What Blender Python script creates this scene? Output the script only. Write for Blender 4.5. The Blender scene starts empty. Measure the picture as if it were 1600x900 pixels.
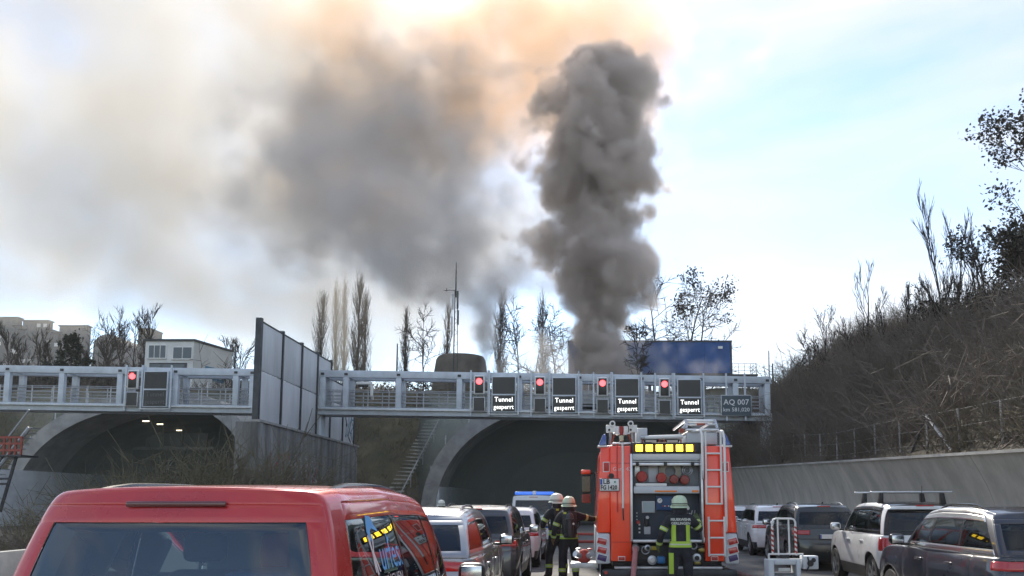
import bpy, bmesh, math, random
import numpy as np
from mathutils import Vector, Matrix, Euler
from mathutils.bvhtree import BVHTree
R = math.radians
random.seed(7)
rng = np.random.default_rng(7)
scene = bpy.context.scene
COL = scene.collection
# ------------------------------------------------------------------ camera
FPX, PPX, HORIZ, CAMZ, TILT = 1325.0, 885.0, 783.0, 1.75, R(6.5)
PPY = HORIZ - FPX * math.tan(TILT)
cam_data = bpy.data.cameras.new('camera')
cam = bpy.data.objects.new('camera', cam_data); COL.objects.link(cam)
cam.location = (0, 0, CAMZ); cam.rotation_euler = (math.pi / 2 + TILT, 0, 0)
cam_data.sensor_width = 36; cam_data.lens = FPX / 1600 * 36
cam_data.shift_x = -(PPX - 800) / 1600; cam_data.shift_y = (PPY - 450) / 1600
cam_data.clip_start = 0.1; cam_data.clip_end = 6000
scene.camera = cam
# ------------------------------------------------------------------ sky, sun, exposure
SUN_EL, SUN_AZ = R(40), R(-11)          # azimuth measured from +Y towards +X
world = bpy.data.worlds.new('World'); scene.world = world; world.use_nodes = True
wn, wl = world.node_tree.nodes, world.node_tree.links
for n in list(wn): wn.remove(n)
w_out = wn.new('ShaderNodeOutputWorld'); w_bg = wn.new('ShaderNodeBackground')
w_sky = wn.new('ShaderNodeTexSky'); w_sky.sky_type = 'NISHITA'; w_sky.sun_disc = False
w_sky.sun_elevation = SUN_EL; w_sky.sun_rotation = SUN_AZ
w_sky.altitude = 300; w_sky.air_density = 1.0; w_sky.dust_density = 0.15; w_sky.ozone_density = 1.5
w_co = wn.new('ShaderNodeTexCoord'); w_map = wn.new('ShaderNodeMapping')
w_map.inputs['Scale'].default_value = (1.3, 1.3, 4.6); w_map.inputs['Rotation'].default_value = (0.12, 0.20, 0.6)
w_no = wn.new('ShaderNodeTexNoise'); w_no.inputs['Scale'].default_value = 1.7; w_no.inputs['Detail'].default_value = 6
w_no.inputs['Roughness'].default_value = 0.5; w_no.inputs['Distortion'].default_value = 0.35
w_rp = wn.new('ShaderNodeValToRGB')
w_rp.color_ramp.elements[0].position = 0.40; w_rp.color_ramp.elements[0].color = (0.04, 0.04, 0.04, 1)
w_rp.color_ramp.elements[1].position = 0.68; w_rp.color_ramp.elements[1].color = (0.85, 0.85, 0.85, 1)
w_mx = wn.new('ShaderNodeMixRGB'); w_mx.inputs[2].default_value = (4.35, 4.25, 4.15, 1)
wl.new(w_co.outputs['Generated'], w_map.inputs['Vector']); wl.new(w_map.outputs['Vector'], w_no.inputs['Vector'])
wl.new(w_no.outputs['Fac'], w_rp.inputs['Fac']); wl.new(w_rp.outputs['Color'], w_mx.inputs[0])
wl.new(w_sky.outputs['Color'], w_mx.inputs[1]); wl.new(w_mx.outputs['Color'], w_bg.inputs['Color'])
w_bg.inputs['Strength'].default_value = 0.082
wl.new(w_bg.outputs['Background'], w_out.inputs['Surface'])
sun_d = bpy.data.lights.new('sun', 'SUN'); sun_d.energy = 3.2; sun_d.angle = R(0.6); sun_d.color = (1.0, 0.93, 0.82)
sun = bpy.data.objects.new('sun', sun_d); COL.objects.link(sun)
_sd = Vector((math.sin(SUN_AZ) * math.cos(SUN_EL), math.cos(SUN_AZ) * math.cos(SUN_EL), math.sin(SUN_EL)))
sun.rotation_euler = _sd.to_track_quat('Z', 'Y').to_euler()
vs = scene.view_settings
vs.view_transform = 'Standard'; vs.look = 'None'; vs.gamma = 1; vs.use_curve_mapping = False
vs.exposure = 1.6
cy = scene.cycles if hasattr(scene, 'cycles') else None
if cy:
    cy.volume_bounces = 2; cy.max_bounces = 6; cy.transparent_max_bounces = 12
    cy.volume_step_rate = 6; cy.volume_max_steps = 256
    cy.use_denoising = True; cy.sample_clamp_indirect = 6; cy.caustics_reflective = False; cy.caustics_refractive = False

# ------------------------------------------------------------------ helpers
def P(px, py, Y):
    """point of the plane y = Y that the photograph shows at pixel (px, py)"""
    sx, sy = (px - PPX) / FPX, (PPY - py) / FPX
    ct, st = math.cos(TILT), math.sin(TILT)
    d = Vector((sx, ct - sy * st, st + sy * ct))
    k = Y / d.y
    return Vector((d.x * k, Y, CAMZ + d.z * k))

def link(o, parent=None):
    COL.objects.link(o)
    if parent is not None: o.parent = parent
    return o
def tag(o, label=None, cat=None, group=None, kind=None):
    if label: o['label'] = label
    if cat: o['category'] = cat
    if group: o['group'] = group
    if kind: o['kind'] = kind
    return o
def thing(name, label, cat, loc=(0, 0, 0), rotz=0, group=None):
    o = bpy.data.objects.new(name, None); COL.objects.link(o)
    o.location = loc; o.rotation_euler = (0, 0, rotz); o.empty_display_size = 0.2
    return tag(o, label, cat, group)
def copy_tree(o, parent=None):
    c = o.copy(); COL.objects.link(c)
    if parent is not None: c.parent = parent
    for ch in list(o.children): copy_tree(ch, c)
    return c

class MB:
    def __init__(s): s.v = []; s.f = []; s.m = []
    def add(s, verts, faces, mi=0):
        b = len(s.v); s.v.extend([tuple(p) for p in verts])
        for f in faces: s.f.append(tuple(b + i for i in f)); s.m.append(mi)
        return s
    def box(s, x0, x1, y0, y1, z0, z1, mi=0, M=None):
        v = [Vector((x, y, z)) for z in (z0, z1) for y in (y0, y1) for x in (x0, x1)]
        if M is not None: v = [M @ p for p in v]
        return s.add(v, [(0, 2, 3, 1), (4, 5, 7, 6), (0, 1, 5, 4), (2, 6, 7, 3), (0, 4, 6, 2), (1, 3, 7, 5)], mi)
    def cbox(s, c, d, mi=0, M=None):
        return s.box(c[0]-d[0]/2, c[0]+d[0]/2, c[1]-d[1]/2, c[1]+d[1]/2, c[2]-d[2]/2, c[2]+d[2]/2, mi, M)
    def prism(s, poly, axis, a, b, mi=0):
        """extrude a 2-D polygon; axis 0: poly is (y,z), 1: (x,z), 2: (x,y)"""
        n = len(poly)
        def mk(p, t): return [(t, p[0], p[1]), (p[0], t, p[1]), (p[0], p[1], t)][axis]
        v = [mk(p, a) for p in poly] + [mk(p, b) for p in poly]
        f = [tuple(range(n))[::-1], tuple(range(n, 2*n))] + [(i, (i+1) % n, n+(i+1) % n, n+i) for i in range(n)]
        return s.add(v, f, mi)
    def tube(s, pts, r, n=8, mi=0, caps=True):
        pts = [Vector(p) for p in pts]; rs = r if isinstance(r, (list, tuple)) else [r]*len(pts)
        base = len(s.v); up = None
        for i, p in enumerate(pts):
            t = (pts[min(i+1, len(pts)-1)] - pts[max(i-1, 0)])
            if t.length < 1e-9: t = Vector((0, 0, 1))
            t.normalize()
            if up is None:
                up = t.cross(Vector((0, 0, 1)))
                if up.length < 0.05: up = t.cross(Vector((1, 0, 0)))
            else: up = up - t * up.dot(t)
            up.normalize(); w = t.cross(up)
            for k in range(n):
                a = 2*math.pi*k/n
                s.v.append(tuple(p + (up*math.cos(a) + w*math.sin(a))*rs[i]))
        for i in range(len(pts)-1):
            for k in range(n):
                a, b = base+i*n+k, base+i*n+(k+1) % n
                s.f.append((a, b, b+n, a+n)); s.m.append(mi)
        if caps:
            s.f.append(tuple(base+k for k in range(n))[::-1]); s.m.append(mi)
            e = base+(len(pts)-1)*n
            s.f.append(tuple(e+k for k in range(n))); s.m.append(mi)
        return s
    def lathe(s, prof, c=(0, 0, 0), axis=2, n=20, mi=0, closed=True):
        """prof: list of (radius, height) turned round an axis through c"""
        base = len(s.v); c = Vector(c)
        for r_, h in prof:
            for k in range(n):
                a = 2*math.pi*k/n; u, w = r_*math.cos(a), r_*math.sin(a)
                s.v.append(tuple(c + Vector([(h, u, w), (w, h, u), (u, w, h)][axis])))
        for i in range(len(prof)-1):
            for k in range(n):
                a, b = base+i*n+k, base+i*n+(k+1) % n
                s.f.append((a, b, b+n, a+n)); s.m.append(mi)
        if closed:
            s.f.append(tuple(base+k for k in range(n))[::-1]); s.m.append(mi)
            e = base+(len(prof)-1)*n
            s.f.append(tuple(e+k for k in range(n))); s.m.append(mi)
        return s
    def build(s, name, mats, parent=None, smooth=False, bevel=0, seg=2, loc=None, sharp=40):
        me = bpy.data.meshes.new(name); me.from_pydata(s.v, [], s.f)
        if not isinstance(mats, (list, tuple)): mats = [mats]
        for m in mats: me.materials.append(m)
        if len(mats) > 1: me.polygons.foreach_set('material_index', s.m)
        bm = bmesh.new(); bm.from_mesh(me)
        bmesh.ops.recalc_face_normals(bm, faces=bm.faces)
        if bevel:
            es = [e for e in bm.edges if len(e.link_faces) == 2 and e.calc_face_angle(0) > 0.5]
            if es: bmesh.ops.bevel(bm, geom=es, offset=bevel, segments=seg, profile=0.5, affect='EDGES', clamp_overlap=True)
        bm.to_mesh(me); bm.free()
        if smooth or bevel:
            me.polygons.foreach_set('use_smooth', [True]*len(me.polygons))
            try: me.set_sharp_from_angle(angle=R(sharp))
            except Exception: pass
        me.update()
        o = bpy.data.objects.new(name, me)
        if loc is not None: o.location = loc
        return link(o, parent)

def mesh_np(name, V, F, mat, parent=None, smooth=False):
    """fast mesh from numpy: V (n,3), F (m,3 or 4)"""
    V = np.asarray(V, dtype=np.float32); F = np.asarray(F, dtype=np.int32)
    me = bpy.data.meshes.new(name); k = F.shape[1]
    me.vertices.add(len(V)); me.vertices.foreach_set('co', V.ravel())
    me.loops.add(F.size); me.loops.foreach_set('vertex_index', F.ravel())
    me.polygons.add(len(F)); me.polygons.foreach_set('loop_start', np.arange(0, F.size, k, dtype=np.int32))
    if smooth: me.polygons.foreach_set('use_smooth', np.ones(len(F), dtype=bool))
    for m in (mat if isinstance(mat, (list, tuple)) else [mat]): me.materials.append(m)
    me.update(calc_edges=True)
    o = bpy.data.objects.new(name, me)
    return link(o, parent)

def text_mesh(name, body, size, mat, parent=None, loc=(0, 0, 0), rot=(math.pi/2, 0, 0), align='CENTER', ext=0.002, sx=1.0, spacing=1.0, bold=0.0):
    cu = bpy.data.curves.new(name, 'FONT'); cu.body = body; cu.size = size; cu.align_x = align; cu.align_y = 'CENTER'
    cu.extrude = ext; cu.space_character = spacing; cu.offset = bold; cu.resolution_u = 2
    o = bpy.data.objects.new(name, cu); COL.objects.link(o)
    dg = bpy.context.evaluated_depsgraph_get(); dg.update()
    me = bpy.data.meshes.new_from_object(o.evaluated_get(dg))
    COL.objects.unlink(o); bpy.data.objects.remove(o)
    me.materials.clear(); me.materials.append(mat)
    n = bpy.data.objects.new(name, me); n.location = loc; n.rotation_euler = rot; n.scale = (sx, 1, 1)
    return link(n, parent)

# ------------------------------------------------------------------ materials
MAT = {}
def mat(name, col, rough=0.6, metal=0.0, var=0.0, scale=4.0, col2=None, bump=0.0, bscale=None, coat=0.0, emis=None, estr=0.0, spec=0.5, detail=6, stretch=None, lo=0.38, hi=0.64, rvar=0.0):
    """principled material whose colour wanders between col and col2 with object-space noise"""
    if name in MAT: return MAT[name]
    m = bpy.data.materials.new(name); m.use_nodes = True
    nt = m.node_tree; b = nt.nodes['Principled BSDF']; L = nt.links.new
    b.inputs['Base Color'].default_value = (*col, 1); b.inputs['Roughness'].default_value = rough
    b.inputs['Metallic'].default_value = metal; b.inputs['Coat Weight'].default_value = coat
    b.inputs['Coat Roughness'].default_value = 0.04; b.inputs['Specular IOR Level'].default_value = spec
    if emis: b.inputs['Emission Color'].default_value = (*emis, 1); b.inputs['Emission Strength'].default_value = estr
    if var or col2 or bump or rvar:
        tc = nt.nodes.new('ShaderNodeTexCoord'); src = tc.outputs['Object']
        if stretch:
            mp = nt.nodes.new('ShaderNodeMapping'); mp.inputs['Scale'].default_value = stretch
            L(src, mp.inputs['Vector']); src = mp.outputs['Vector']
        no = nt.nodes.new('ShaderNodeTexNoise'); no.inputs['Scale'].default_value = scale; no.inputs['Detail'].default_value = detail
        no.inputs['Roughness'].default_value = 0.62
        L(src, no.inputs['Vector'])
        if var or col2:
            rp = nt.nodes.new('ShaderNodeValToRGB'); c2 = col2 or tuple(min(1, c*(1+var)) for c in col); c1 = col if col2 else tuple(c*(1-var) for c in col)
            rp.color_ramp.elements[0].position = lo; rp.color_ramp.elements[0].color = (*c1, 1)
            rp.color_ramp.elements[1].position = hi; rp.color_ramp.elements[1].color = (*c2, 1)
            L(no.outputs['Fac'], rp.inputs['Fac']); L(rp.outputs['Color'], b.inputs['Base Color'])
        if rvar:
            mr = nt.nodes.new('ShaderNodeMapRange'); mr.inputs['From Min'].default_value = 0.35; mr.inputs['From Max'].default_value = 0.65
            mr.inputs['To Min'].default_value = max(0.02, rough-rvar); mr.inputs['To Max'].default_value = min(1, rough+rvar)
            L(no.outputs['Fac'], mr.inputs['Value']); L(mr.outputs['Result'], b.inputs['Roughness'])
        if bump:
            n2 = nt.nodes.new('ShaderNodeTexNoise'); n2.inputs['Scale'].default_value = bscale or scale*6; n2.inputs['Detail'].default_value = 4
            L(src, n2.inputs['Vector'])
            bp = nt.nodes.new('ShaderNodeBump'); bp.inputs['Strength'].default_value = bump; bp.inputs['Distance'].default_value = 0.02
            L(n2.outputs['Fac'], bp.inputs['Height']); L(bp.outputs['Normal'], b.inputs['Normal'])
    MAT[name] = m
    return m
def glass_mat(name, tint=(0.25, 0.3, 0.3), refl=1.5, rough=0.01):
    """thin tinted car glass: see-through plus a Fresnel mirror"""
    if name in MAT: return MAT[name]
    m = bpy.data.materials.new(name); m.use_nodes = True; nt = m.node_tree
    for n in list(nt.nodes): nt.nodes.remove(n)
    o = nt.nodes.new('ShaderNodeOutputMaterial'); t = nt.nodes.new('ShaderNodeBsdfTransparent'); g = nt.nodes.new('ShaderNodeBsdfGlossy')
    mx = nt.nodes.new('ShaderNodeMixShader'); fr = nt.nodes.new('ShaderNodeFresnel')
    t.inputs['Color'].default_value = (*tint, 1); g.inputs['Roughness'].default_value = rough; g.inputs['Color'].default_value = (0.9, 0.95, 1, 1)
    fr.inputs['IOR'].default_value = refl
    nt.links.new(fr.outputs['Fac'], mx.inputs['Fac']); nt.links.new(t.outputs[0], mx.inputs[1]); nt.links.new(g.outputs[0], mx.inputs[2])
    nt.links.new(mx.outputs[0], o.inputs['Surface'])
    MAT[name] = m
    return m
# ------------------------------------------------------------------ material set
M_asph = mat('asphalt', (0.105, 0.103, 0.098), 0.85, var=0.25, scale=1.5, bump=0.35, bscale=60)
M_mark = mat('road_marking_paint', (0.62, 0.62, 0.60), 0.7, var=0.15, scale=8)
M_conc = mat('concrete', (0.26, 0.255, 0.24), 0.85, col2=(0.40, 0.39, 0.37), scale=0.9, bump=0.2, bscale=14)
M_concw = mat('concrete_weathered', (0.36, 0.345, 0.305), 0.9, col2=(0.50, 0.475, 0.425), scale=1.6, stretch=(1, 1, 0.18), bump=0.2, bscale=14)
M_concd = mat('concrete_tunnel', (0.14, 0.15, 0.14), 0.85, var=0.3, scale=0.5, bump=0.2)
M_lining = mat('white_tunnel_lining', (0.75, 0.77, 0.78), 0.5, var=0.12, scale=0.7)
M_panel = mat('noise_barrier_panel', (0.60, 0.605, 0.605), 0.6, var=0.12, scale=0.8, stretch=(1, 1, 0.25), bump=0.05)
M_steel = mat('dark_steel', (0.06, 0.065, 0.07), 0.5, metal=0.6, var=0.2, scale=3)
M_gant = mat('gantry_paint', (0.56, 0.61, 0.66), 0.45, var=0.12, scale=1.2, rvar=0.1)
M_galv = mat('galvanised_steel', (0.45, 0.46, 0.47), 0.45, metal=0.7, var=0.15, scale=5)
M_soil = mat('soil_litter', (0.045, 0.036, 0.025), 0.95, col2=(0.085, 0.070, 0.046), scale=0.5, bump=0.5, bscale=5)
M_grass = mat('winter_grass', (0.042, 0.044, 0.022), 0.95, col2=(0.10, 0.082, 0.048), scale=0.45, bump=0.5, bscale=6)
M_farhill = mat('far_hill_cover', (0.055, 0.060, 0.045), 0.95, col2=(0.085, 0.08, 0.06), scale=0.03)
M_bark = mat('bark', (0.050, 0.041, 0.033), 0.9, var=0.3, scale=2)
M_barkd = mat('dark_bark', (0.028, 0.024, 0.020), 0.9, var=0.3, scale=2)
M_twig = mat('twigs', (0.105, 0.086, 0.070), 0.9, col2=(0.165, 0.142, 0.118), scale=0.25)
M_twig2 = mat('olive_twigs', (0.10, 0.092, 0.052), 0.9, col2=(0.15, 0.13, 0.085), scale=0.25)
M_leafd = mat('dark_leaves', (0.020, 0.020, 0.012), 0.8, var=0.4, scale=1)
M_leafg = mat('evergreen_leaves', (0.022, 0.032, 0.018), 0.8, var=0.4, scale=0.6)
M_black = mat('black_plastic', (0.016, 0.016, 0.018), 0.5)
M_screen = mat('sign_face_black', (0.012, 0.014, 0.015), 0.35)
M_led = mat('white_led', (0.8, 0.8, 0.8), 0.5, emis=(1, 1, 0.97), estr=0.75)
M_white = mat('white_paint', (0.72, 0.72, 0.70), 0.45, var=0.06, scale=2)
M_red = mat('red_plastic', (0.45, 0.03, 0.02), 0.4)
M_redlamp = mat('red_signal_lamp', (0.5, 0.02, 0.02), 0.3, emis=(1.0, 0.07, 0.08), estr=1.6)
M_rust = mat('faded_red_paint', (0.32, 0.075, 0.05), 0.7, var=0.2, scale=4)

# ------------------------------------------------------------------ ground, roads
def sheet(name, x0, x1, y0, y1, z, m, kind='structure', nx=1, ny=1, parent=None):
    X, Y = np.meshgrid(np.linspace(x0, x1, nx+1), np.linspace(y0, y1, ny+1))
    V = np.stack([X.ravel(), Y.ravel(), np.full(X.size, z)], 1)
    F = [(j*(nx+1)+i, j*(nx+1)+i+1, (j+1)*(nx+1)+i+1, (j+1)*(nx+1)+i) for j in range(ny) for i in range(nx)]
    o = mesh_np(name, V, F, m, parent)
    return tag(o, kind=kind) if parent is None else o
sheet('ground', -900, 900, -400, 1400, -0.02, M_grass)
road = sheet('road', -10.0, 9.6, -60, 128, 0.0, M_asph)
sheet('opposite_road', -38.5, -16.2, -60, 128, 0.0, M_asph)
for x in (-3.75, 0.0, 3.9):
    for k in range(16):
        sheet('lane_dash', x-0.07, x+0.07, -6+k*9, -1+k*9, 0.004, M_mark, parent=road)
for x in (-7.9, 7.75): sheet('edge_line', x-0.1, x+0.1, -40, 100, 0.004, M_mark, parent=road)

# concrete step barrier beside the median
br = thing('concrete_barrier', 'low pale concrete crash barrier along the weedy median', 'barrier', (-10.5, 0, 0))
for k in range(12):
    mb = MB(); y0 = 8 + k*4.5
    mb.prism([(-0.30, 0), (0.30, 0), (0.26, 0.22), (0.14, 0.30), (0.09, 0.82), (-0.09, 0.82), (-0.14, 0.30), (-0.26, 0.22)], 1, y0+0.015, y0+4.485)
    mb.build('barrier_section', M_conc, br, bevel=0.012)

# right retaining wall, concave face, in cast sections
def wall_x(Y): return 9.75 + 0.009*Y
def wall_z(Y): return 2.78 + (Y-18)*0.0275
rw = thing('retaining_wall', 'long pale concrete retaining wall below the brushy slope', 'wall', (0, 0, 0))
ys = [4, 9.5, 14.3, 17.2, 20.2, 23.4, 26.8, 30.4, 34.2, 38.4, 43, 48, 54, 60.5]
for a, b in zip(ys, ys[1:]):
    mb = MB(); n = 9; ring = []
    for Y in (a+0.012, b-0.012):
        zt = wall_z(Y); xw = wall_x(Y)
        for k in range(n):
            u = k/(n-1); ring.append((xw + 0.42*math.sin(math.pi*min(1, u*1.0))*1.0 - 0.34*u + random.uniform(-.004, .004), Y, zt*u))
        ring.append((xw + 0.55, Y, zt)); ring.append((xw + 0.75, Y, 0))
    m_ = n+2
    mb.add(ring, [(k, (k+1) % m_, m_+(k+1) % m_, m_+k) for k in range(m_)] + [tuple(range(m_)), tuple(range(m_, 2*m_))])
    s_ = mb.build('wall_section', M_concw, rw, smooth=True, sharp=35)
    mb = MB(); mb.prism([(wall_x(a)-0.42, wall_z(a)-0.002), (wall_x(a)+0.56, wall_z(a)-0.002), (wall_x(a)+0.56, wall_z(a)+0.07), (wall_x(a)-0.42, wall_z(a)+0.07)], 1, a+0.01, b-0.01)
    for i in range(4, 8):
        x, y, z = mb.v[i]; mb.v[i] = (x - wall_x(a) + wall_x(b), y, z - wall_z(a) + wall_z(b))
    mb.build('coping', M_conc, s_)
# slope above it
def hill_r(X, Y):
    s = np.maximum(X - wall_x(Y) - 0.4, 0); amp = 6.9 + np.clip((Y-30)*0.105, 0, 3.9)
    return wall_z(Y) - 0.12 + amp*np.tanh(s/9.4) + 0.25*np.sin(X*1.1+Y*0.5) * np.minimum(1, s/3) + 0.35*np.sin(Y*0.27+X*0.2)*np.minimum(1, s/3)
def hill_t(X, Y):
    """slope and plateau over the tunnel mouths"""
    base = np.clip((Y-63.0)*0.72, -0.3, 12.3)
    return base + np.where(base > 0.5, 0.25*np.sin(X*0.5)*np.cos(Y*0.4), 0) + np.clip((Y-130)*0.03, 0, 3)
def grid_mesh(name, xs, ys_, fz, m, cut=None):
    X, Y = np.meshgrid(xs, ys_); Z = fz(X, Y); nx = len(xs)
    V = np.stack([X.ravel(), Y.ravel(), Z.ravel()], 1)
    J, I = np.meshgrid(np.arange(len(ys_)-1), np.arange(nx-1), indexing='ij')
    a = (J*nx+I).ravel(); F = np.stack([a, a+1, a+nx+1, a+nx], 1)
    if cut is not None:
        c = V[F].mean(1); F = F[~cut(c)]
    return mesh_np(name, V, F, m, smooth=True)
xs_r = np.concatenate([np.linspace(10.1, 34, 50), np.linspace(36, 90, 14)])
ys_r = np.linspace(2, 76, 90)
Xr, Yr = np.meshgrid(xs_r, ys_r); Xr = Xr + 0.009*Yr; Zr = hill_r(Xr, Yr)
nx = len(xs_r); J, I = np.meshgrid(np.arange(len(ys_r)-1), np.arange(nx-1), indexing='ij'); a = (J*nx+I).ravel()
tag(mesh_np('hillside', np.stack([Xr.ravel(), Yr.ravel(), Zr.ravel()], 1), np.stack([a, a+1, a+nx+1, a+nx], 1), M_soil, smooth=True), kind='structure')

# tunnel tubes
TUBES = [dict(cx=1.64, aL=11.2, aR=11.2, h=8.8), dict(cx=-28.8, aL=11.4, aR=6.3, h=8.7)]
EXP = 2.3
def arch_pts(T, grow=0.0, n=48, y=0):
    out = []
    for k in range(n+1):
        th = math.pi*(1 - k/n); c, s_ = math.cos(th), math.sin(th)
        a = (T['aL'] if c < 0 else T['aR']) + grow
        out.append((T['cx'] + a*math.copysign(abs(c)**(2/EXP), c), y, (T['h']+grow)*abs(s_)**(2/EXP)))
    return out
def in_arch(c, grow=0.4):
    hit = np.zeros(len(c), bool)
    for T in TUBES:
        x = c[:, 0]-T['cx']; a = np.where(x < 0, T['aL'], T['aR']) + grow
        hit |= (np.abs(x/a)**EXP + np.abs(np.maximum(c[:, 2], 0)/(T['h']+grow))**EXP) < 1
    return hit & (c[:, 1] < 124)
xs_t = np.concatenate([np.linspace(-190, -62, 24), np.linspace(-60, 30, 200), np.linspace(32, 190, 24)])
ys_t = np.concatenate([np.linspace(62.5, 82, 44), np.linspace(83, 240, 40)])
tag(grid_mesh('tunnel_hill', xs_t, ys_t, hill_t, M_grass, in_arch), kind='structure')
def far_z(X, Y):
    r_ = np.clip((Y-230)/130, 0, 1); r_ = r_*r_*(3-2*r_)
    crest = 40 + 12*np.clip((-X-40)/160, 0, 1) - 16*np.clip((X-10)/60, 0, 1) + 3*np.sin(X*0.021+1) + 1.5*np.sin(X*0.07)
    return 11.5 + (crest-11.5)*r_ + np.clip(Y-360, 0, 400)*0.015
tag(grid_mesh('hills', np.linspace(-520, 520, 90), np.linspace(228, 620, 40), far_z, M_farhill), kind='structure')

for T, (lab, y0) in zip(TUBES, [('wide concrete tunnel mouth with an arched rim behind the fire engine', 61.5), ('concrete tunnel mouth with small lit lamps on the opposite road', 61.5)]):
    t = thing('tunnel_portal', lab, 'tunnel', (0, 0, 0), group='tunnel portals')
    mb = MB(); n = 48
    rings = [arch_pts(T, 0, n, 66.2), arch_pts(T, 0, n, y0), arch_pts(T, 1.0, n, y0), arch_pts(T, 1.0, n, y0+5.5)]
    for r_ in rings: mb.v.extend(r_)
    for q in range(3):
        for k in range(n): mb.f.append((q*(n+1)+k, q*(n+1)+k+1, (q+1)*(n+1)+k+1, (q+1)*(n+1)+k)); mb.m.append(0)
    mb.build('arch_rim', M_conc, t, smooth=True, sharp=35)
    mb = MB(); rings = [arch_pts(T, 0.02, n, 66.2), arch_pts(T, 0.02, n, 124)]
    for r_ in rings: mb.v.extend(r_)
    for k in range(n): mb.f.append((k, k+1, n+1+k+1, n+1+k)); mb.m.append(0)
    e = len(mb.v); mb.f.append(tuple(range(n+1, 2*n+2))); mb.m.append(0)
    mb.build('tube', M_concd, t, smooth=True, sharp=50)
    side = [k for k in range(2, n-2) if k % 4 == 0]
    pr = arch_pts(T, 0.75, n, y0+0.9)
    for k in side:
        if pr[k][2] < 2.5: continue
        MB().tube([pr[k], (pr[k][0], pr[k][1], pr[k][2]+1.35)], 0.045, 6).build('rail_post', M_galv, t)
    if T is TUBES[0]:
        MB().box(-9.45, -9.2, 61.7, 110, 0, 3.0).build('wall_lining', M_lining, t)
        MB().box(12.7, 12.95, 61.8, 110, 0, 3.0).build('wall_lining', M_lining, t)
    else:
        MB().box(-39.5, -39.2, 45, 110, 0, 3.95).build('wall_lining', M_lining, t)
        for k, (px, py, Y) in enumerate([(228, 658, 64.6), (250, 662, 68), (280, 670, 74), (307, 677, 80)]):
            p = P(px, py, Y); p.z = min(p.z, 7.9)
            mb = MB(); mb.box(p.x-0.22, p.x+0.22, p.y-0.07, p.y+0.07, p.z-0.035, p.z+0.035, 1); mb.box(p.x-0.25, p.x+0.25, p.y-0.09, p.y+0.09, p.z+0.037, p.z+0.16, 0)
            mb.build('tunnel_lamp', [M_steel, mat('lamp_glow', (0.8, 0.75, 0.6), 0.4, emis=(1, 0.85, 0.55), estr=1.6)], t)
        mb = MB()
        g = thing('overhead_sign', 'grey sign panels hanging deep inside the unlit tunnel', 'sign', (0, 0, 0))
        for (a_, b_) in [((228, 671), (250, 699)), ((256, 676), (282, 697)), ((288, 677), (322, 697))]:
            p, q = P(a_[0], a_[1], 73), P(b_[0], b_[1], 73)
            MB().box(p.x, q.x, 73, 73.25, q.z, p.z).build('sign_panel', mat('grey_sign', (0.25, 0.27, 0.27), 0.6), g, bevel=0.03)
        p, q = P(205, 698, 73), P(330, 702, 73)
        MB().box(p.x, q.x, 73.3, 73.6, q.z, p.z).build('beam', M_galv, g)

# stairs and cable chute on the slope between the tunnels
st = thing('slope_stairway', 'narrow concrete stairway up the slope between the tunnel mouths', 'stairs', (0, 0, 0))
for k in range(26):
    y = 64.2 + k*0.44; z = (y-63)*0.72 + 0.12; x = -14.3 + k*0.07
    MB().box(x, x+1.3, y, y+0.42, z-0.35, z).build('step', M_concw, st)
MB().tube([(-12.7, 64.2, 1.9), (-10.9, 75.2, 9.9)], 0.05, 6).build('handrail', M_galv, st)
for k in range(5):
    u = k/4; MB().tube([(-12.7+1.8*u, 64.2+11*u, 0.7+8*u), (-12.7+1.8*u, 64.2+11*u, 1.9+8*u)], 0.04, 6).build('rail_post', M_galv, st)
st2 = thing('slope_steps', 'pale concrete steps climbing the grassy bank beside the far tunnel', 'stairs', (0, 0, 0))
for k in range(22):
    y = 64.6 + k*0.46; z = (y-63)*0.72 + 0.14; x = -44.5 + k*0.33
    MB().box(x, x+1.4, y, y+0.44, z-0.35, z).build('step', M_conc, st2)
MB().tube([(-45.0, 64.6, 2.4), (-37.6, 74.8, 9.8)], 0.06, 6).build('handrail', M_white, st2)

# ------------------------------------------------------------------ median wall with noise barrier
XW = -14.8
M_medw = mat('stained_concrete', (0.10, 0.10, 0.095), 0.9, col2=(0.27, 0.265, 0.25), scale=1.3, stretch=(1, 1, 0.15), bump=0.2, bscale=14)
mw = thing('median_wall', 'streaked concrete wall with red and white graffiti between the carriageways', 'wall', (0, 0, 0))
for k, y in enumerate(np.arange(40.42, 59, 6.2)):
    MB().box(XW-0.55, XW+0.25, y+0.012, min(59.2, y+6.2)-0.012, -0.05, 5.48).build('wall_section', M_medw, mw, bevel=0.02)
MB().box(XW-0.62, XW+0.32, 39.94, 59.2, 5.482, 5.6).build('coping', M_conc, mw)
MB().box(XW-0.72, XW+0.30, 39.6, 40.4, -0.05, 5.47).build('end_pier', M_medw, mw, bevel=0.03)
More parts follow.
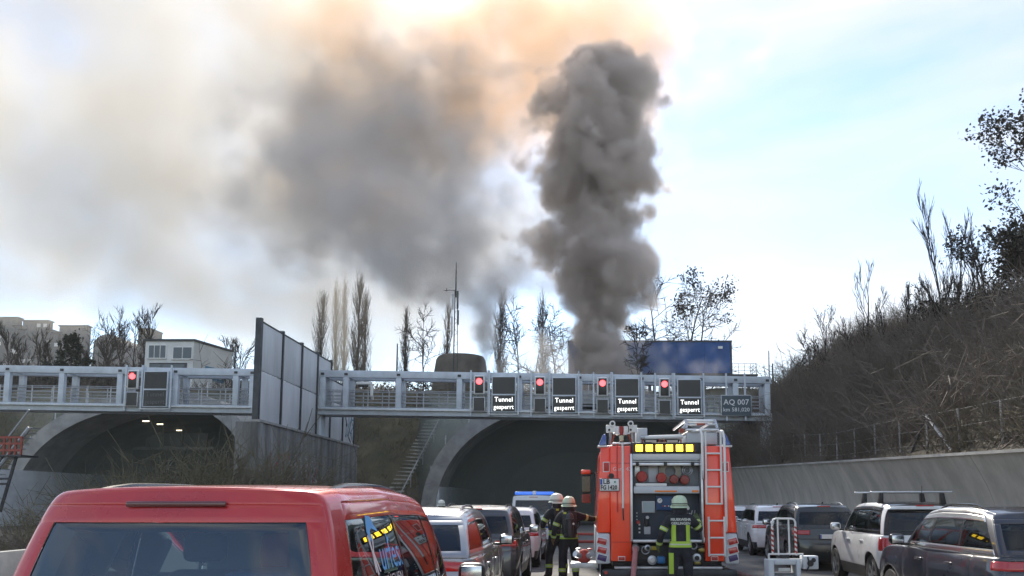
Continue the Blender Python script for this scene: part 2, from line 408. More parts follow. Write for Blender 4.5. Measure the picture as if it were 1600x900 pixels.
# graffiti strokes on the wall
def graffiti(parent, y0, z0, sc_, seed, m, n=5, w=0.10, x=XW+0.254):
    r_ = random.Random(seed)
    for k in range(n):
        pts = []; y, z = y0 + k*sc_*0.75, z0 + r_.uniform(-.15, .15)
        for j in range(6): pts.append((x, y + r_.uniform(-.3, .35)*sc_, z + (j/5-0.5)*sc_*(1.25 if j % 2 else 0.9) + r_.uniform(-.2, .2)*sc_))
        mb = MB()
        for a_, b_ in zip(pts, pts[1:]):
            d = Vector(b_)-Vector(a_); nrm = Vector((0, -d.z, d.y)).normalized()*w/2*r_.uniform(.7, 1.2)
            A, B = Vector(a_), Vector(b_)
            mb.add([A-nrm, A+nrm, B+nrm, B-nrm], [(0, 1, 2, 3)]); x_ = x
        mb.build('graffiti_stroke', m, parent)
M_gr_w = mat('graffiti_white', (0.5, 0.5, 0.5), 0.8); M_gr_r = mat('graffiti_red', (0.30, 0.06, 0.07), 0.8); M_gr_k = mat('graffiti_black', (0.02, 0.02, 0.025), 0.8)
M_gr_b = mat('graffiti_blue', (0.12, 0.25, 0.33), 0.8)
graffiti(mw, 41.8, 3.2, 1.3, 3, M_gr_r, 4, 0.13); graffiti(mw, 44.8, 3.4, 1.2, 4, M_gr_w, 6, 0.10, XW+0.257); graffiti(mw, 42.6, 2.5, 1.2, 5, M_gr_w, 5, 0.09, XW+0.257); graffiti(mw, 47, 3.0, 1.1, 6, M_gr_r, 4, 0.10)
nb = thing('noise_barrier', 'tall grey panelled noise barrier with dark posts on the median wall', 'barrier', (0, 0, 0))
ypost = [40.2, 43.4, 46.6, 49.6, 52.5, 55.5, 58.5]
for k, y in enumerate(ypost):
    top = 10.45 if k < 5 else 9.4
    mb = MB(); w = 0.16 if k else 0.26
    mb.box(XW-0.14, XW+0.14, y-w/2, y+w/2, 5.6, top+0.08); mb.build('post', M_steel, nb)
    if k < len(ypost)-1:
        top = 10.35 if k < 4 else 9.3
        for z0, z1 in ((5.62, 7.98), (8.03, top)):
            MB().box(XW-0.07, XW+0.075, y+w/2+0.01, ypost[k+1]-0.09, z0, z1).build('panel', M_panel, nb, bevel=0.02)
        MB().box(XW-0.10, XW+0.10, y+w/2, ypost[k+1]-0.08, top+0.004, top+0.07).build('cap_rail', M_steel, nb)
graffiti(nb, 56.4, 6.6, 1.6, 11, M_gr_k, 2, 0.16, XW+0.08); graffiti(nb, 57.0, 6.8, 1.3, 12, M_gr_b, 2, 0.14, XW+0.083)

# ------------------------------------------------------------------ signal gantries
GY = 50.0
def gz(x): return 9.30 - 0.0152*x        # top of the upper chord
def gant_box(name, x0, x1, y0, y1, za, zb, m, parent, bevel=0.0):
    """box that follows the gantry's fall; za, zb measured down from the top of the chord"""
    mb = MB(); v = [(x, y, gz(x)-z) for z in (zb, za) for y in (y0, y1) for x in (x0, x1)]
    mb.add(v, [(0, 2, 3, 1), (4, 5, 7, 6), (0, 1, 5, 4), (2, 6, 7, 3), (0, 4, 6, 2), (1, 3, 7, 5)])
    return mb.build(name, m, parent, bevel=bevel)
def px2x(px, Y=GY): return (px-PPX)/FPX*Y
def gantry(label, x0, x1, posts, legs):
    g = thing('signal_gantry', label, 'gantry', (0, 0, 0), group='overhead signal gantries')
    H = 2.66
    for y in (GY, GY+1.35):
        gant_box('top_chord', x0, x1, y, y+0.30, 0, 0.42, M_gant, g, 0.015)
        gant_box('bottom_chord', x0, x1, y, y+0.30, H-0.46, H, M_gant, g, 0.015)
        for p in posts: gant_box('post', p-0.16, p+0.16, y+0.004, y+0.296, 0.422, H-0.462, M_gant, g, 0.012)
    for p in posts:
        for za in (0.06, H-0.40): gant_box('cross_beam', p-0.12, p+0.12, GY+0.302, GY+1.348, za, za+0.28, M_gant, g)
        gant_box('bolt_plate', p-0.10, p+0.10, GY-0.03, GY-0.002, 0.16, 0.30, M_steel, g)
    gant_box('walkway', x0, x1, GY+0.302, GY+1.348, H-0.10, H-0.04, M_galv, g)
    gant_box('ledge', x0+0.1, x1-0.1, GY-0.22, GY-0.003, H-0.34, H-0.28, M_galv, g)
    ends = sorted(set([x0]+list(posts)+[x1]))
    for a_, b_ in zip(ends, ends[1:]):
        if b_-a_ < 0.8: continue
        mb = MB(); yy = GY+1.20
        for z in (1.15, 1.37, 1.59, 1.81, 2.03): mb.tube([(a_, yy, gz(a_)-z), (b_, yy, gz(b_)-z)], 0.028 if z > 1.2 else 0.038, 6)
        for u in (0.25, 0.62, 0.98): x = a_+(b_-a_)*u; mb.tube([(x, yy, gz(x)-1.12), (x, yy, gz(x)-2.25)], 0.035, 6)
        yy = GY+0.40
        for z in (1.15, 1.50, 1.85): mb.tube([(a_, yy, gz(a_)-z), (b_, yy, gz(b_)-z)], 0.026, 6)
        for u in (0.4, 0.8): x = a_+(b_-a_)*u; mb.tube([(x, yy, gz(x)-1.12), (x, yy, gz(x)-2.25)], 0.035, 6)
        tag(mb.build('railing', M_galv, g, smooth=True), kind='stuff')
    for lx in legs: MB().box(lx-0.24, lx+0.24, GY+0.36, GY+1.30, 0, gz(lx)-H-0.002).build('leg', M_gant, g, bevel=0.03)
    return g
g1 = gantry('grey blue signal gantry over the right-hand road with four red lamps', px2x(493), px2x(1208), [px2x(p) for p in (500, 537, 620, 716, 811, 906, 1004, 1098, 1152, 1202)], [px2x(491), px2x(1203)])
g2 = gantry('grey blue signal gantry over the opposite road with one red lamp', px2x(-85), px2x(392), [px2x(p) for p in (-80, 2, 88, 180, 268, 363, 389)], [px2x(-82)])
RED = mat('red_lamp_ring', (0.30, 0.01, 0.01), 0.3)
def lane_signal(px, label, lit=True):
    """lamp box, small sign below it"""
    x = px2x(px); z = gz(x); y = GY-0.34
    t = thing('lane_signal', label, 'signal', (x, y, z), group='red lane signals')
    MB().box(-0.33, 0.33, -0.05, 0.16, -1.38, -0.22).build('frame', M_white, t, bevel=0.09, seg=3)
    MB().box(-0.24, 0.24, -0.075, -0.045, -1.29, -0.31).build('face', M_screen, t, bevel=0.012)
    MB().lathe([(0.185, -0.10), (0.185, -0.076)], (0, 0, -0.60), axis=1, n=20).build('lamp', M_redlamp, t)
    mb = MB()
    for k in range(9):
        a0 = math.pi*(0.1+0.8*k/8); a1 = math.pi*(0.1+0.8*(k+1)/8) if k < 8 else a0
        if k < 8: mb.add([(0.205*math.cos(a0), -0.24, -0.60+0.205*math.sin(a0)), (0.205*math.cos(a1), -0.24, -0.60+0.205*math.sin(a1)), (0.205*math.cos(a1), -0.076, -0.60+0.205*math.sin(a1)), (0.205*math.cos(a0), -0.076, -0.60+0.205*math.sin(a0))], [(0, 1, 2, 3)])
    mb.build('visor', M_black, t)
    MB().box(-0.36, 0.36, -0.02, 0.14, -2.40, -1.52).build('lower_frame', M_galv, t, bevel=0.02)
    MB().box(-0.31, 0.31, -0.036, -0.022, -2.35, -1.57).build('lower_face', M_screen, t)
    for sx_ in (-0.52, 0.52): MB().box(sx_-0.05, sx_+0.05, 0.17, 0.27, -2.62, 0.10).build('mount_rail', M_gant, t)
    for zz in (-0.5, -1.2, -2.2): MB().box(-0.58, 0.58, 0.163, 0.168, zz-0.04, zz+0.04).build('bracket', M_galv, t)
    return t
def matrix_sign(px, label, group='tunnel message signs', lit=True):
    x = px2x(px); z = gz(x); y = GY-0.34
    t = thing('message_sign', label, 'sign', (x, y, z), group=group)
    MB().box(-0.72, 0.72, 0.0, 0.26, -2.42, -0.26).build('housing', M_gant, t, bevel=0.02)
    MB().box(-0.66, 0.66, -0.012, -0.002, -1.32, -0.32).build('upper_screen', M_screen, t)
    MB().box(-0.66, 0.66, -0.012, -0.002, -2.36, -1.41).build('text_screen', M_screen, t)
    mb = MB(); mb.box(-0.72, 0.72, -0.05, -0.004, -1.405, -1.325); mb.build('divider', M_gant, t)
    lm = M_led if lit else mat('led_off', (0.10, 0.11, 0.12), 0.5)
    text_mesh('message', 'Tunnel', 0.40, lm, t, (0.0, -0.016, -1.66), sx=0.92, spacing=1.06)
    text_mesh('message', 'gesperrt', 0.38, lm, t, (0.0, -0.016, -2.10), sx=0.86, spacing=1.06)
    for sx_ in (-0.86, 0.86): MB().box(sx_-0.045, sx_+0.045, 0.06, 0.16, -2.62, 0.10).build('mount_rail', M_gant, t)
    MB().box(-0.9, 0.9, -0.10, 0.0, -2.56, -2.50).build('drip_ledge', M_galv, t)
    return t
names = ['nearest the noise barrier', 'second from the noise barrier', 'third from the noise barrier', 'nearest the blue grey location sign']
for k, (a_, b_) in enumerate([(748.5, 787), (843.5, 881.5), (941.5, 980), (1038.5, 1077.5)]):
    lane_signal(a_, 'red lane signal on the wide gantry, ' + names[k])
    matrix_sign(b_, 'lit Tunnel gesperrt sign, ' + names[k])
lane_signal(205.5, 'red lane signal alone on the gantry over the opposite road')
matrix_sign(241.5, 'unlit Tunnel gesperrt sign below the white office building', lit=False)
# location sign
x = px2x(1150); t = thing('location_sign', 'blue grey board reading AQ 007 on the gantry end', 'sign', (x, GY-0.40, gz(x)))
M_teal = mat('sign_slate', (0.055, 0.085, 0.105), 0.5)
MB().box(-0.90, 0.90, 0, 0.05, -2.44, -1.18).build('border', M_galv, t, bevel=0.01)
MB().box(-0.86, 0.86, -0.012, -0.003, -2.40, -1.22).build('board', M_teal, t)
M_sgw = mat('sign_white', (0.75, 0.76, 0.76), 0.5)
text_mesh('line', 'AQ 007', 0.46, M_sgw, t, (0.0, -0.016, -1.62), bold=0.004); text_mesh('line', 'km 581,020', 0.33, M_sgw, t, (0.0, -0.016, -2.06), bold=0.002)
for sx_ in (-0.55, 0.55): MB().box(sx_-0.05, sx_+0.05, 0.055, 0.13, -2.7, 0.12).build('mount_rail', M_gant, t)
# camera on the gantry
p = P(570, 603, GY-0.3); t = thing('gantry_camera', 'white camera housing on a bent arm on the gantry', 'camera', p)
MB().box(-0.50, 0.42, -0.16, 0.16, 0.06, 0.24).build('housing', M_white, t, bevel=0.05)
MB().tube([(0.30, 0, 0.1), (0.42, 0, -0.1), (0.42, 0, -0.55), (0.42, 0.3, -0.75)], 0.09, 8).build('arm', M_white, t, smooth=True)
MB().box(-0.40, 0.2, -0.12, 0.12, -0.06, 0.055).build('lens_block', M_black, t, bevel=0.03)
# access stair with red platform at the far gantry's end
t = thing('access_stair', 'steel access stair with a faded red platform at the frame edge', 'stairs', (0, 0, 0))
a_, b_ = P(-40, 800, 48), P(40, 640, 48)
for off in (0, 0.9):
    MB().tube([P(-48, 790, 48.0+off), P(46, 668, 48.0+off)], 0.11, 6).build('stringer', M_galv, t)
    MB().tube([P(-48, 762, 48.0+off), P(46, 640, 48.0+off)], 0.045, 6).build('handrail', M_galv, t)
for k in range(16):
    u = k/15; q = P(-48, 790, 48).lerp(P(46, 668, 48), u); MB().box(q.x-0.13, q.x+0.13, 48.05, 48.88, q.z-0.02, q.z+0.02).build('tread', M_galv, t)
p, q = P(4, 683, 48), P(40, 711, 48)
MB().box(p.x, q.x, 47.6, 49.2, q.z-0.10, q.z).build('platform', M_steel, t)
for k in range(5):
    u = k/4; x = p.x+0.05+(q.x-p.x-0.1)*u
    MB().box(x-0.05, x+0.05, 47.6, 47.7, q.z, p.z).build('picket', M_rust, t)
for zz in (0.25, 0.62, 0.97): MB().box(p.x, q.x, 47.56, 47.598, q.z+(p.z-q.z)*zz-0.07, q.z+(p.z-q.z)*zz+0.05).build('red_rail', M_rust, t)
for px in (4, 26):
    MB().tube([P(px, 712, 48), P(px-26, 800, 48)], 0.09, 6).build('prop', M_steel, t)
for py in (748, 756): MB().tube([P(-30, py, 48), P(14, py, 48)], 0.06, 6).build('prop_tie', M_steel, t)

# chain-link fence along the wall top
M_fence = mat('weathered_fence_steel', (0.30, 0.30, 0.29), 0.8, var=.2, scale=4)
fe = thing('wire_fence', 'thin wire fence on grey posts along the wall top', 'fence', (0, 0, 0))
fpx = [1568, 1500, 1450, 1407, 1368, 1336, 1308, 1282, 1258, 1240, 1222, 1204]
tops = []
for k, px in enumerate(fpx):
    Xw = 11.15; Y = FPX*Xw/(px-PPX); Xw = wall_x(Y)+0.95; Y = FPX*Xw/(px-PPX)
    z0 = float(hill_r(np.array(Xw), np.array(Y))); h = 1.1
    MB().tube([(Xw, Y, z0-0.3), (Xw, Y, z0+h)], 0.030, 6).build('post', M_fence, fe); tops.append((Xw, Y, z0+h))
tops = [(tops[0][0]-0.05, tops[0][1]-6, tops[0][2]-0.15)] + tops
for d in (0.03, 0.5, 0.95): MB().tube([(x, y, z-d) for x, y, z in tops], 0.005, 4).build('wire', M_fence, fe)
k = 3; x, y, z = tops[k]
for s_, m_ in ((-2.6, M_galv), (1.9, M_steel)): MB().tube([(x, y, z-0.05), (x-0.05, y+s_, z-1.85)], 0.045, 6).build('brace', m_, fe)
# ------------------------------------------------------------------ bare trees, brush
class Seg:
    def __init__(s): s.a = []; s.b = []; s.r0 = []; s.r1 = []
    def add(s, a, b, r0, r1): s.a.append(tuple(a)); s.b.append(tuple(b)); s.r0.append(r0); s.r1.append(r1)
    def mesh(s, name, m, parent=None, n=4):
        A, B = np.array(s.a), np.array(s.b); r0, r1 = np.array(s.r0), np.array(s.r1)
        V, F = tubes_np(A, B, r0, r1, n)
        return mesh_np(name, V, F, m, parent, smooth=True)
def tubes_np(A, B, r0, r1, n=4):
    T = B-A; T /= np.maximum(np.linalg.norm(T, axis=1, keepdims=True), 1e-6)
    ref = np.where(np.abs(T[:, 2:3]) > 0.9, np.array([[1., 0, 0]]), np.array([[0, 0, 1.]]))
    U = np.cross(T, ref); U /= np.maximum(np.linalg.norm(U, axis=1, keepdims=True), 1e-6); W = np.cross(T, U)
    ang = np.arange(n)*2*np.pi/n; c, s_ = np.cos(ang), np.sin(ang)
    ring = U[:, None, :]*c[None, :, None] + W[:, None, :]*s_[None, :, None]
    V = np.concatenate([A[:, None]+ring*r0[:, None, None], B[:, None]+ring*r1[:, None, None]], 1)
    m_ = len(A); base = (np.arange(m_)*2*n)[:, None]
    k = np.arange(n); k2 = (k+1) % n
    F = np.stack([base+k, base+k2, base+n+k2, base+n+k], -1).reshape(-1, 4)
    return V.reshape(-1, 3), F
def rv(r_): return Vector((r_.gauss(0, 1), r_.gauss(0, 1), r_.gauss(0, 1))).normalized()
def limb(sg, r_, p, d, L, rad, n, wob, up, tips, tip_r=0.35):
    """wobbly limb of n segments; returns its points"""
    pts = [p.copy()]
    for i in range(n):
        d = (d + rv(r_)*wob + Vector((0, 0, up))).normalized()
        q = p + d*(L/n); ra, rb = rad*(1-(1-tip_r)*i/n), rad*(1-(1-tip_r)*(i+1)/n)
        sg.add(p, q, ra, rb); p = q; pts.append(p.copy())
    tips.append((p.copy(), d.copy()))
    return pts, d
def grow(sg, r_, p, d, L, rad, depth, spread, up, ratio=0.62, kids=4, wob=0.12, tips=None, start=0.3, minr=0.008):
    tips = tips if tips is not None else []
    n = 5 if depth > 1 else 3
    pts, dd = limb(sg, r_, p, d, L, rad, n, wob, up*0.15, tips)
    if depth == 0: return tips
    for k in range(kids):
        u = start + (1-start)*(k+r_.random())/kids; i = min(n-1, int(u*n)); f = u*n-i
        q = pts[i].lerp(pts[min(i+1, n)], min(1, f)); ax = (pts[i+1]-pts[i]).normalized()
        nd = (ax + rv(r_)*spread + Vector((0, 0, up))).normalized()
        grow(sg, r_, q, nd, L*ratio*(1.15-0.5*u)*r_.uniform(.8, 1.2), max(minr, rad*(1-0.6*u)*0.55), depth-1, spread, up, ratio, kids, wob, tips, 0.15, minr)
    return tips
def leaves_np(pts, size, per, spread, r_):
    pts = np.repeat(np.array([tuple(p) for p in pts]), per, 0); pts = pts + r_.normal(0, spread, pts.shape); m_ = len(pts)
    a = r_.normal(0, 1, (m_, 3)); a /= np.linalg.norm(a, axis=1, keepdims=True); b = np.cross(a, r_.normal(0, 1, (m_, 3))); b /= np.linalg.norm(b, axis=1, keepdims=True)
    s_ = size*r_.uniform(0.5, 1.3, (m_, 1)); a = a*s_; b = b*s_*0.6
    V = np.stack([pts-a, pts-b, pts+a, pts+b], 1).reshape(-1, 3); F = np.arange(m_*4).reshape(-1, 4)
    return V, F
def bare_tree(name, label, loc, height, seed, spread=0.55, up=0.25, kids=5, depth=3, trunk=0.5, bark=None, group=None, leaf=None, lsize=0.12, per=3, rad=None, lean=(0, 0), minr=0.012, lspread=None, frac=1.0, wob=0.12):
    r_ = random.Random(seed); t = thing(name, label, 'tree', loc, 0, group); m_ = bark or M_bark
    rad = rad or height*0.016; sg = Seg(); tr = Seg(); tips = []
    p = Vector((0, 0, -0.5)); d = Vector((lean[0], lean[1], 1)).normalized(); L = height*trunk
    pts, dd = limb(tr, r_, p, d, L+0.5, rad, 6, 0.05, 0.05, [], 0.6)
    grow(sg, r_, pts[-1], dd, height*(1-trunk)*0.95, rad*0.6, depth, spread, up, 0.6, kids, wob, tips, 0.1, minr)
    for k in range(kids+2):
        u = 0.35+0.62*k/(kids+1); i = min(5, int(u*6)); q = pts[i].lerp(pts[i+1], u*6-i)
        nd = (Vector((0, 0, 1)) + rv(r_)*spread*1.7 + Vector((0, 0, up))).normalized()
        grow(sg, r_, q, nd, height*(1-u*0.62)*0.52*r_.uniform(.8, 1.1), rad*0.42, depth-1, spread, up, 0.6, kids, wob, tips, 0.2, minr)
    tr.mesh('trunk', m_, t, 7); sg.mesh('branches', m_, t, 4)
    if leaf:
        tp = [q for q, _ in tips]; r_.shuffle(tp); tp = tp[:max(1, int(len(tp)*frac))]
        V, F = leaves_np(tp, lsize, per, lspread or lsize*1.6, np.random.default_rng(seed))
        mesh_np('crown', V, F, leaf, t)
    return t
def poplar(label, loc, height, width, seed, m_=None, group='poplars behind the gantry', dens=46):
    r_ = random.Random(seed); t = thing('poplar_tree', label, 'tree', loc, 0, group)
    tr, sg = Seg(), Seg(); m_ = m_ or M_bark
    pts, dd = limb(tr, r_, Vector((0, 0, -0.5)), Vector((0, 0, 1)), height+0.5, height*0.013, 10, 0.02, 0.06, [], 0.08)
    for k in range(dens):
        u = 0.08+0.84*(k/dens)**0.9; i = min(9, int(u*10)); q = pts[i].lerp(pts[i+1], u*10-i)
        a = r_.uniform(0, 6.28); out = width*0.5*(math.sin(math.pi*min(1, u*0.85+0.15))**0.7)*r_.uniform(.6, 1.1); Lk = height*(0.30-0.17*u)*r_.uniform(.8, 1.2)
        nd = Vector((math.cos(a)*out, math.sin(a)*out, Lk)).normalized()
        ps, _ = limb(sg, r_, q, nd, Lk*1.05, max(0.026, height*0.0036*(1-u*0.6)), 4, 0.05, 0.12, [], 0.25)
        for j in range(11):
            b_ = ps[r_.randint(0, 3)].lerp(ps[r_.randint(1, 4)], r_.random())
            limb(sg, r_, b_, (Vector((0, 0, 1))+rv(r_)*0.45).normalized(), Lk*0.42*r_.uniform(.5, 1.2), 0.020, 2, 0.1, 0.1, [], 0.4)
    tr.mesh('trunk', m_, t, 6); sg.mesh('branches', m_, t, 3)
    return t
def ground_at(px, py_top, Y, zb):
    return P(px, py_top, Y)
def tree_at(fn, px, ytop, Y, zbase, **kw):
    p = P(px, ytop, Y); return fn(loc=(p.x, Y, zbase), height=p.z-zbase, **kw)

ZP = 12.2
pop = [(503, 462, 112, 34, 'stout poplar nearest the noise barrier'), (527, 452, 128, 22, 'slim smoky poplar behind the stout one'), (541, 450, 128, 20, 'thin pale poplar in the middle of the poplar row'),
       (562, 436, 112, 34, 'tallest poplar of the row behind the gantry'), (633, 487, 108, 18, 'lone slender poplar between the row and the mast'), (699, 476, 112, 24, 'poplar directly beside the antenna mast'),
       (782, 458, 106, 34, 'dark poplar just past the smoking vent'), (850, 465, 112, 30, 'poplar half lost in the dark smoke')]
for k, (px, yt, Y, w, lab) in enumerate(pop):
    p = P(px, yt, Y); poplar('bare ' + lab, (p.x, Y, ZP), p.z-ZP, w*1.15*Y/FPX, 20+k, dens=82 if w > 30 else 60)
poplar('bare second leader close beside the tallest poplar', (P(574, 460, 113).x, 113, ZP), P(574, 462, 113).z-ZP, 2.0, 41)
spr = [(662, 512, 100, 'spreading bare tree between slender poplar and mast'), (816, 500, 104, 'bushy bare tree at the foot of the dark smoke'), (835, 512, 96, 'low bare tree in brown smoke by the gantry'),
       (1022, 455, 100, 'tall thin bare tree above the smoky end of the blue building'), (1090, 470, 106, 'twiggy bare tree over the blue building roof'), (998, 512, 76, 'small spreading bare tree in front of the blue building'),
       (868, 505, 108, 'bare tree wrapped in the brown smoke')]
for k, (px, yt, Y, lab) in enumerate(spr):
    p = P(px, yt, Y); bare_tree('bare_tree', lab, (p.x, Y, ZP), p.z-ZP, 60+k, spread=1.05, up=0.06, kids=6, depth=3, trunk=0.35, group='bare trees above the tunnel', minr=0.036)
p = P(1068, 460, 100); bare_tree('leafy_tree', 'tree still holding dark withered leaves over the blue building', (p.x, 100, ZP), p.z-ZP, 77, spread=0.7, up=0.15, kids=5, depth=3, trunk=0.4, leaf=M_leafd, lsize=0.17, per=9, bark=M_barkd, minr=0.026, lspread=0.36)
# trees on the plateau, far left, behind the gantry
r_ = random.Random(5)
lt = [(-8, 520, 'bare tree at the frame edge below the grey towers'), (14, 532, 'slim bare tree below the first grey tower'), (40, 545, 'rounded bare tree under the stepped tower'), (62, 540, 'bare tree between the stepped tower and pine'), (84, 548, 'low bare tree left of the pine'),
      (140, 545, 'low bare tree right of the pine'), (158, 520, 'tall straight bare tree right of the pine'), (176, 535, 'forked bare tree below the domed hall'), (197, 508, 'tall wispy bare tree by the white office'), (214, 512, 'bare tree touching the white office corner'), (232, 505, 'bare tree in front of the white office wall'), (350, 548, 'low bare tree right of the white office'), (372, 546, 'low bare tree against the noise barrier')]
for k, (px, yt, lab) in enumerate(lt):
    Y = 88+(k*7) % 22; p = P(px, yt, Y); bare_tree('bare_tree', lab, (p.x, Y, ZP), p.z-ZP, 90+k, spread=0.62, up=0.2, kids=6, depth=3, trunk=0.35, group='bare trees by the opposite road', minr=0.030)
p = P(112, 522, 92)
t = thing('pine_tree', 'dark shaggy pine among bare trees below the grey towers', 'tree', (p.x, 92, ZP)); h = p.z-ZP
sg = Seg(); tips = []; rr = random.Random(3); limb(sg, rr, Vector((0, 0, -.4)), Vector((0, 0, 1)), h+.3, 0.13, 6, 0.02, 0.05, [], 0.2); sg.mesh('trunk', M_barkd, t, 6)
sg = Seg(); lp = []
for k in range(46):
    u = 0.15+0.83*k/46; a = rr.uniform(0, 6.28); L_ = (1.12-u)*h*0.52*rr.uniform(.7, 1.1)
    ps, _ = limb(sg, rr, Vector((0, 0, h*u)), Vector((math.cos(a), math.sin(a), 0.25)).normalized(), L_, 0.03, 4, 0.12, 0.03, [], 0.3)
    for q in ps[1:]: lp += [q, q.lerp(ps[-1], .5)]
sg.mesh('branches', M_barkd, t, 4); V, F = leaves_np(lp, 0.16, 9, 0.17, rng); mesh_np('needles', V, F, M_leafg, t)

# right ridge: bare trees and leafy ones
def hz(X, Y): return float(hill_r(np.array(float(X)), np.array(float(Y))))
ridge = [(1290, 505, 58, 'rounded bushy bare tree at the low end of the ridge', 5, .8), (1265, 535, 60, 'low thorny bare shrub tree at the ridge end', 5, .8), (1352, 443, 54, 'pale forked bare tree alone on the ridge', 4, .45), (1385, 480, 52, 'twiggy bare tree right of the pale forked one', 5, .6),
         (1415, 470, 50, 'bare tree with many upright shoots on the ridge', 5, .5), (1468, 345, 46, 'tall bare tree with long straight shoots on the ridge', 5, .4), (1490, 360, 45, 'bare tree with arching shoots behind the tall one', 5, .4), (1518, 385, 43, 'slim bare tree near the leafy tree', 4, .4), (1445, 462, 49, 'dense bare thicket tree beside the bird nest clump', 6, .6), (1540, 400, 40, 'bare tree below the leafy branches', 5, .5), (1240, 560, 62, 'scrubby bare tree at the gantry end', 5, .7), (1330, 515, 56, 'scrubby bare tree below the pale forked one', 5, .7)]
for k, (px, yt, Y, lab, kd, sp_) in enumerate(ridge):
    p = P(px, yt, Y); zb = hz(p.x, Y)-0.3
    bare_tree('bare_tree', lab, (p.x, Y, zb), max(2.2, p.z-zb), 130+k, spread=sp_, up=0.35, kids=kd, depth=3, trunk=0.22 if sp_ > .5 else 0.35, bark=M_barkd, group='bare trees on the ridge', minr=0.016, rad=0.10, leaf=M_leafd if k in (0, 1, 4, 8, 9) else None, lsize=0.07, per=1, lspread=0.15, frac=0.35)
for k, (px, yt, Y, lab, per) in enumerate([(1602, 208, 38, 'dark tree with clinging brown leaves at the frame edge', 8), (1530, 392, 42, 'low sprawling tree with dark leaves under the big leafy tree', 2), (1578, 395, 40, 'dark leafy bush tree at the ridge top by the frame edge', 3)]):
    p = P(px, yt, Y); zb = hz(p.x, Y)-0.3
    bare_tree('leafy_tree', lab, (p.x, Y, zb), p.z-zb, 160+k, spread=0.85, up=0.12, kids=5, depth=3, trunk=0.3, bark=M_barkd, leaf=M_leafd, lsize=0.095, per=per*3, lspread=0.22, minr=0.014, rad=0.14, group='leafy trees on the ridge')
# mistletoe-like clump
p = P(1461, 486, 47); V, F = leaves_np([Vector((rng.normal(0, .42), rng.normal(0, .4), rng.normal(0, .26))) for _ in range(260)], 0.13, 2, 0.06, rng)
o = mesh_np('twig_clump', V + np.array([tuple(p)]), F, M_leafd); tag(o, 'dense dark rounded clump of twigs among ridge branches', 'bush', kind='stuff')

# brush
def brush(name, label, spots, n_tw, hgt, m_, seed, rad=0.015, spread=0.75, kids=3):
    """spots (k,3), hgt scalar or (k,): shoots from each spot with a side twig or two"""
    g = np.random.default_rng(seed); k = len(spots); hg = np.broadcast_to(np.asarray(hgt, float), (k,))
    base = np.repeat(spots, n_tw, 0); h = np.repeat(hg, n_tw)*g.uniform(0.45, 1.1, k*n_tw)
    base = base + np.stack([g.normal(0, .22, len(base)), g.normal(0, .22, len(base)), np.full(len(base), -0.15)], 1)
    d = np.stack([g.normal(0, spread, len(base)), g.normal(0, spread, len(base)), np.ones(len(base))], 1); d /= np.linalg.norm(d, axis=1, keepdims=True)
    A, B, r0, r1 = [], [], [], []
    p = base; rr0 = rad*g.uniform(.7, 1.3, len(base))*(0.6+0.4*h)
    for s_ in range(3):
        q = p + d*(h/3)[:, None]; A.append(p); B.append(q); r0.append(rr0*(1-.27*s_)); r1.append(rr0*(1-.27*(s_+1)))
        for _ in range(kids if s_ else 1):
            sd = d + g.normal(0, .75, d.shape); sd /= np.linalg.norm(sd, axis=1, keepdims=True)
            A.append(p+(q-p)*g.uniform(.2, 1, (len(p), 1))); B.append(A[-1]+sd*(h*g.uniform(.15, .4, len(p)))[:, None]); r0.append(rr0*.5); r1.append(rr0*.22)
        d = d + g.normal(0, .22, d.shape); d[:, 2] -= 0.05*s_; d /= np.linalg.norm(d, axis=1, keepdims=True); p = q
    V, F = tubes_np(np.concatenate(A), np.concatenate(B), np.concatenate(r0), np.concatenate(r1), 3)
    o = mesh_np(name, V, F, m_, smooth=False)
    return tag(o, label, 'brush', kind='stuff')
def slope_spots(n, y0, y1, s0, s1, seed):
    g = np.random.default_rng(seed); Y = y0+(y1-y0)*g.random(n); X = wall_x(Y)+s0+(s1-s0)*g.random(n)
    return np.stack([X, Y, hill_r(X, Y)], 1)
brush('undergrowth', 'tangled bare grey brown brush covering the slope', slope_spots(4600, 11, 68, .7, 17, 1), 7, rng.choice([.5, .8, 1.2, 1.7, 2.6], 4600)*rng.uniform(.8, 1.2, 4600), M_twig, 21)
brush('olive_undergrowth', 'olive tinged bare brush patches on the slope', slope_spots(1800, 11, 68, .8, 17, 2), 7, rng.uniform(0.7, 1.6, 1800), M_twig2, 22)
sp_c = slope_spots(520, 24, 68, 9.5, 16, 11); brush('crest_brush', 'taller bare shoots fringing the crest of the slope', sp_c, 7, rng.uniform(1.2, 3.4, 520), mat('dark_twigs', (0.07, 0.055, 0.043), 0.9, col2=(0.11, 0.09, 0.07), scale=.25), 28, rad=0.013, spread=.45)
def box_spots(n, x0, x1, y0, y1, fz, seed):
    g = np.random.default_rng(seed); X = x0+(x1-x0)*g.random(n); Y = y0+(y1-y0)*g.random(n)
    return np.stack([X, Y, fz(X, Y)], 1)
zero = lambda X, Y: 0*X
sp = box_spots(420, -14.3, -11.2, 14, 60, zero, 3); brush('median_brush', 'leafless weeds and shrubs growing along the median', sp, 8, 0.6+0.045*sp[:, 1]*rng.uniform(.5, 1.1, 420), M_twig, 23, rad=0.010)
sp = box_spots(420, -15.0, -10.9, 20, 39.5, zero, 8); brush('median_thicket', 'olive brown thicket in front of the wall pier', sp, 8, (0.5+rng.uniform(.4, 1.0, 420)*np.clip((sp[:, 1]-16)*.25, .6, 4.2)), M_twig2, 24, rad=0.013)
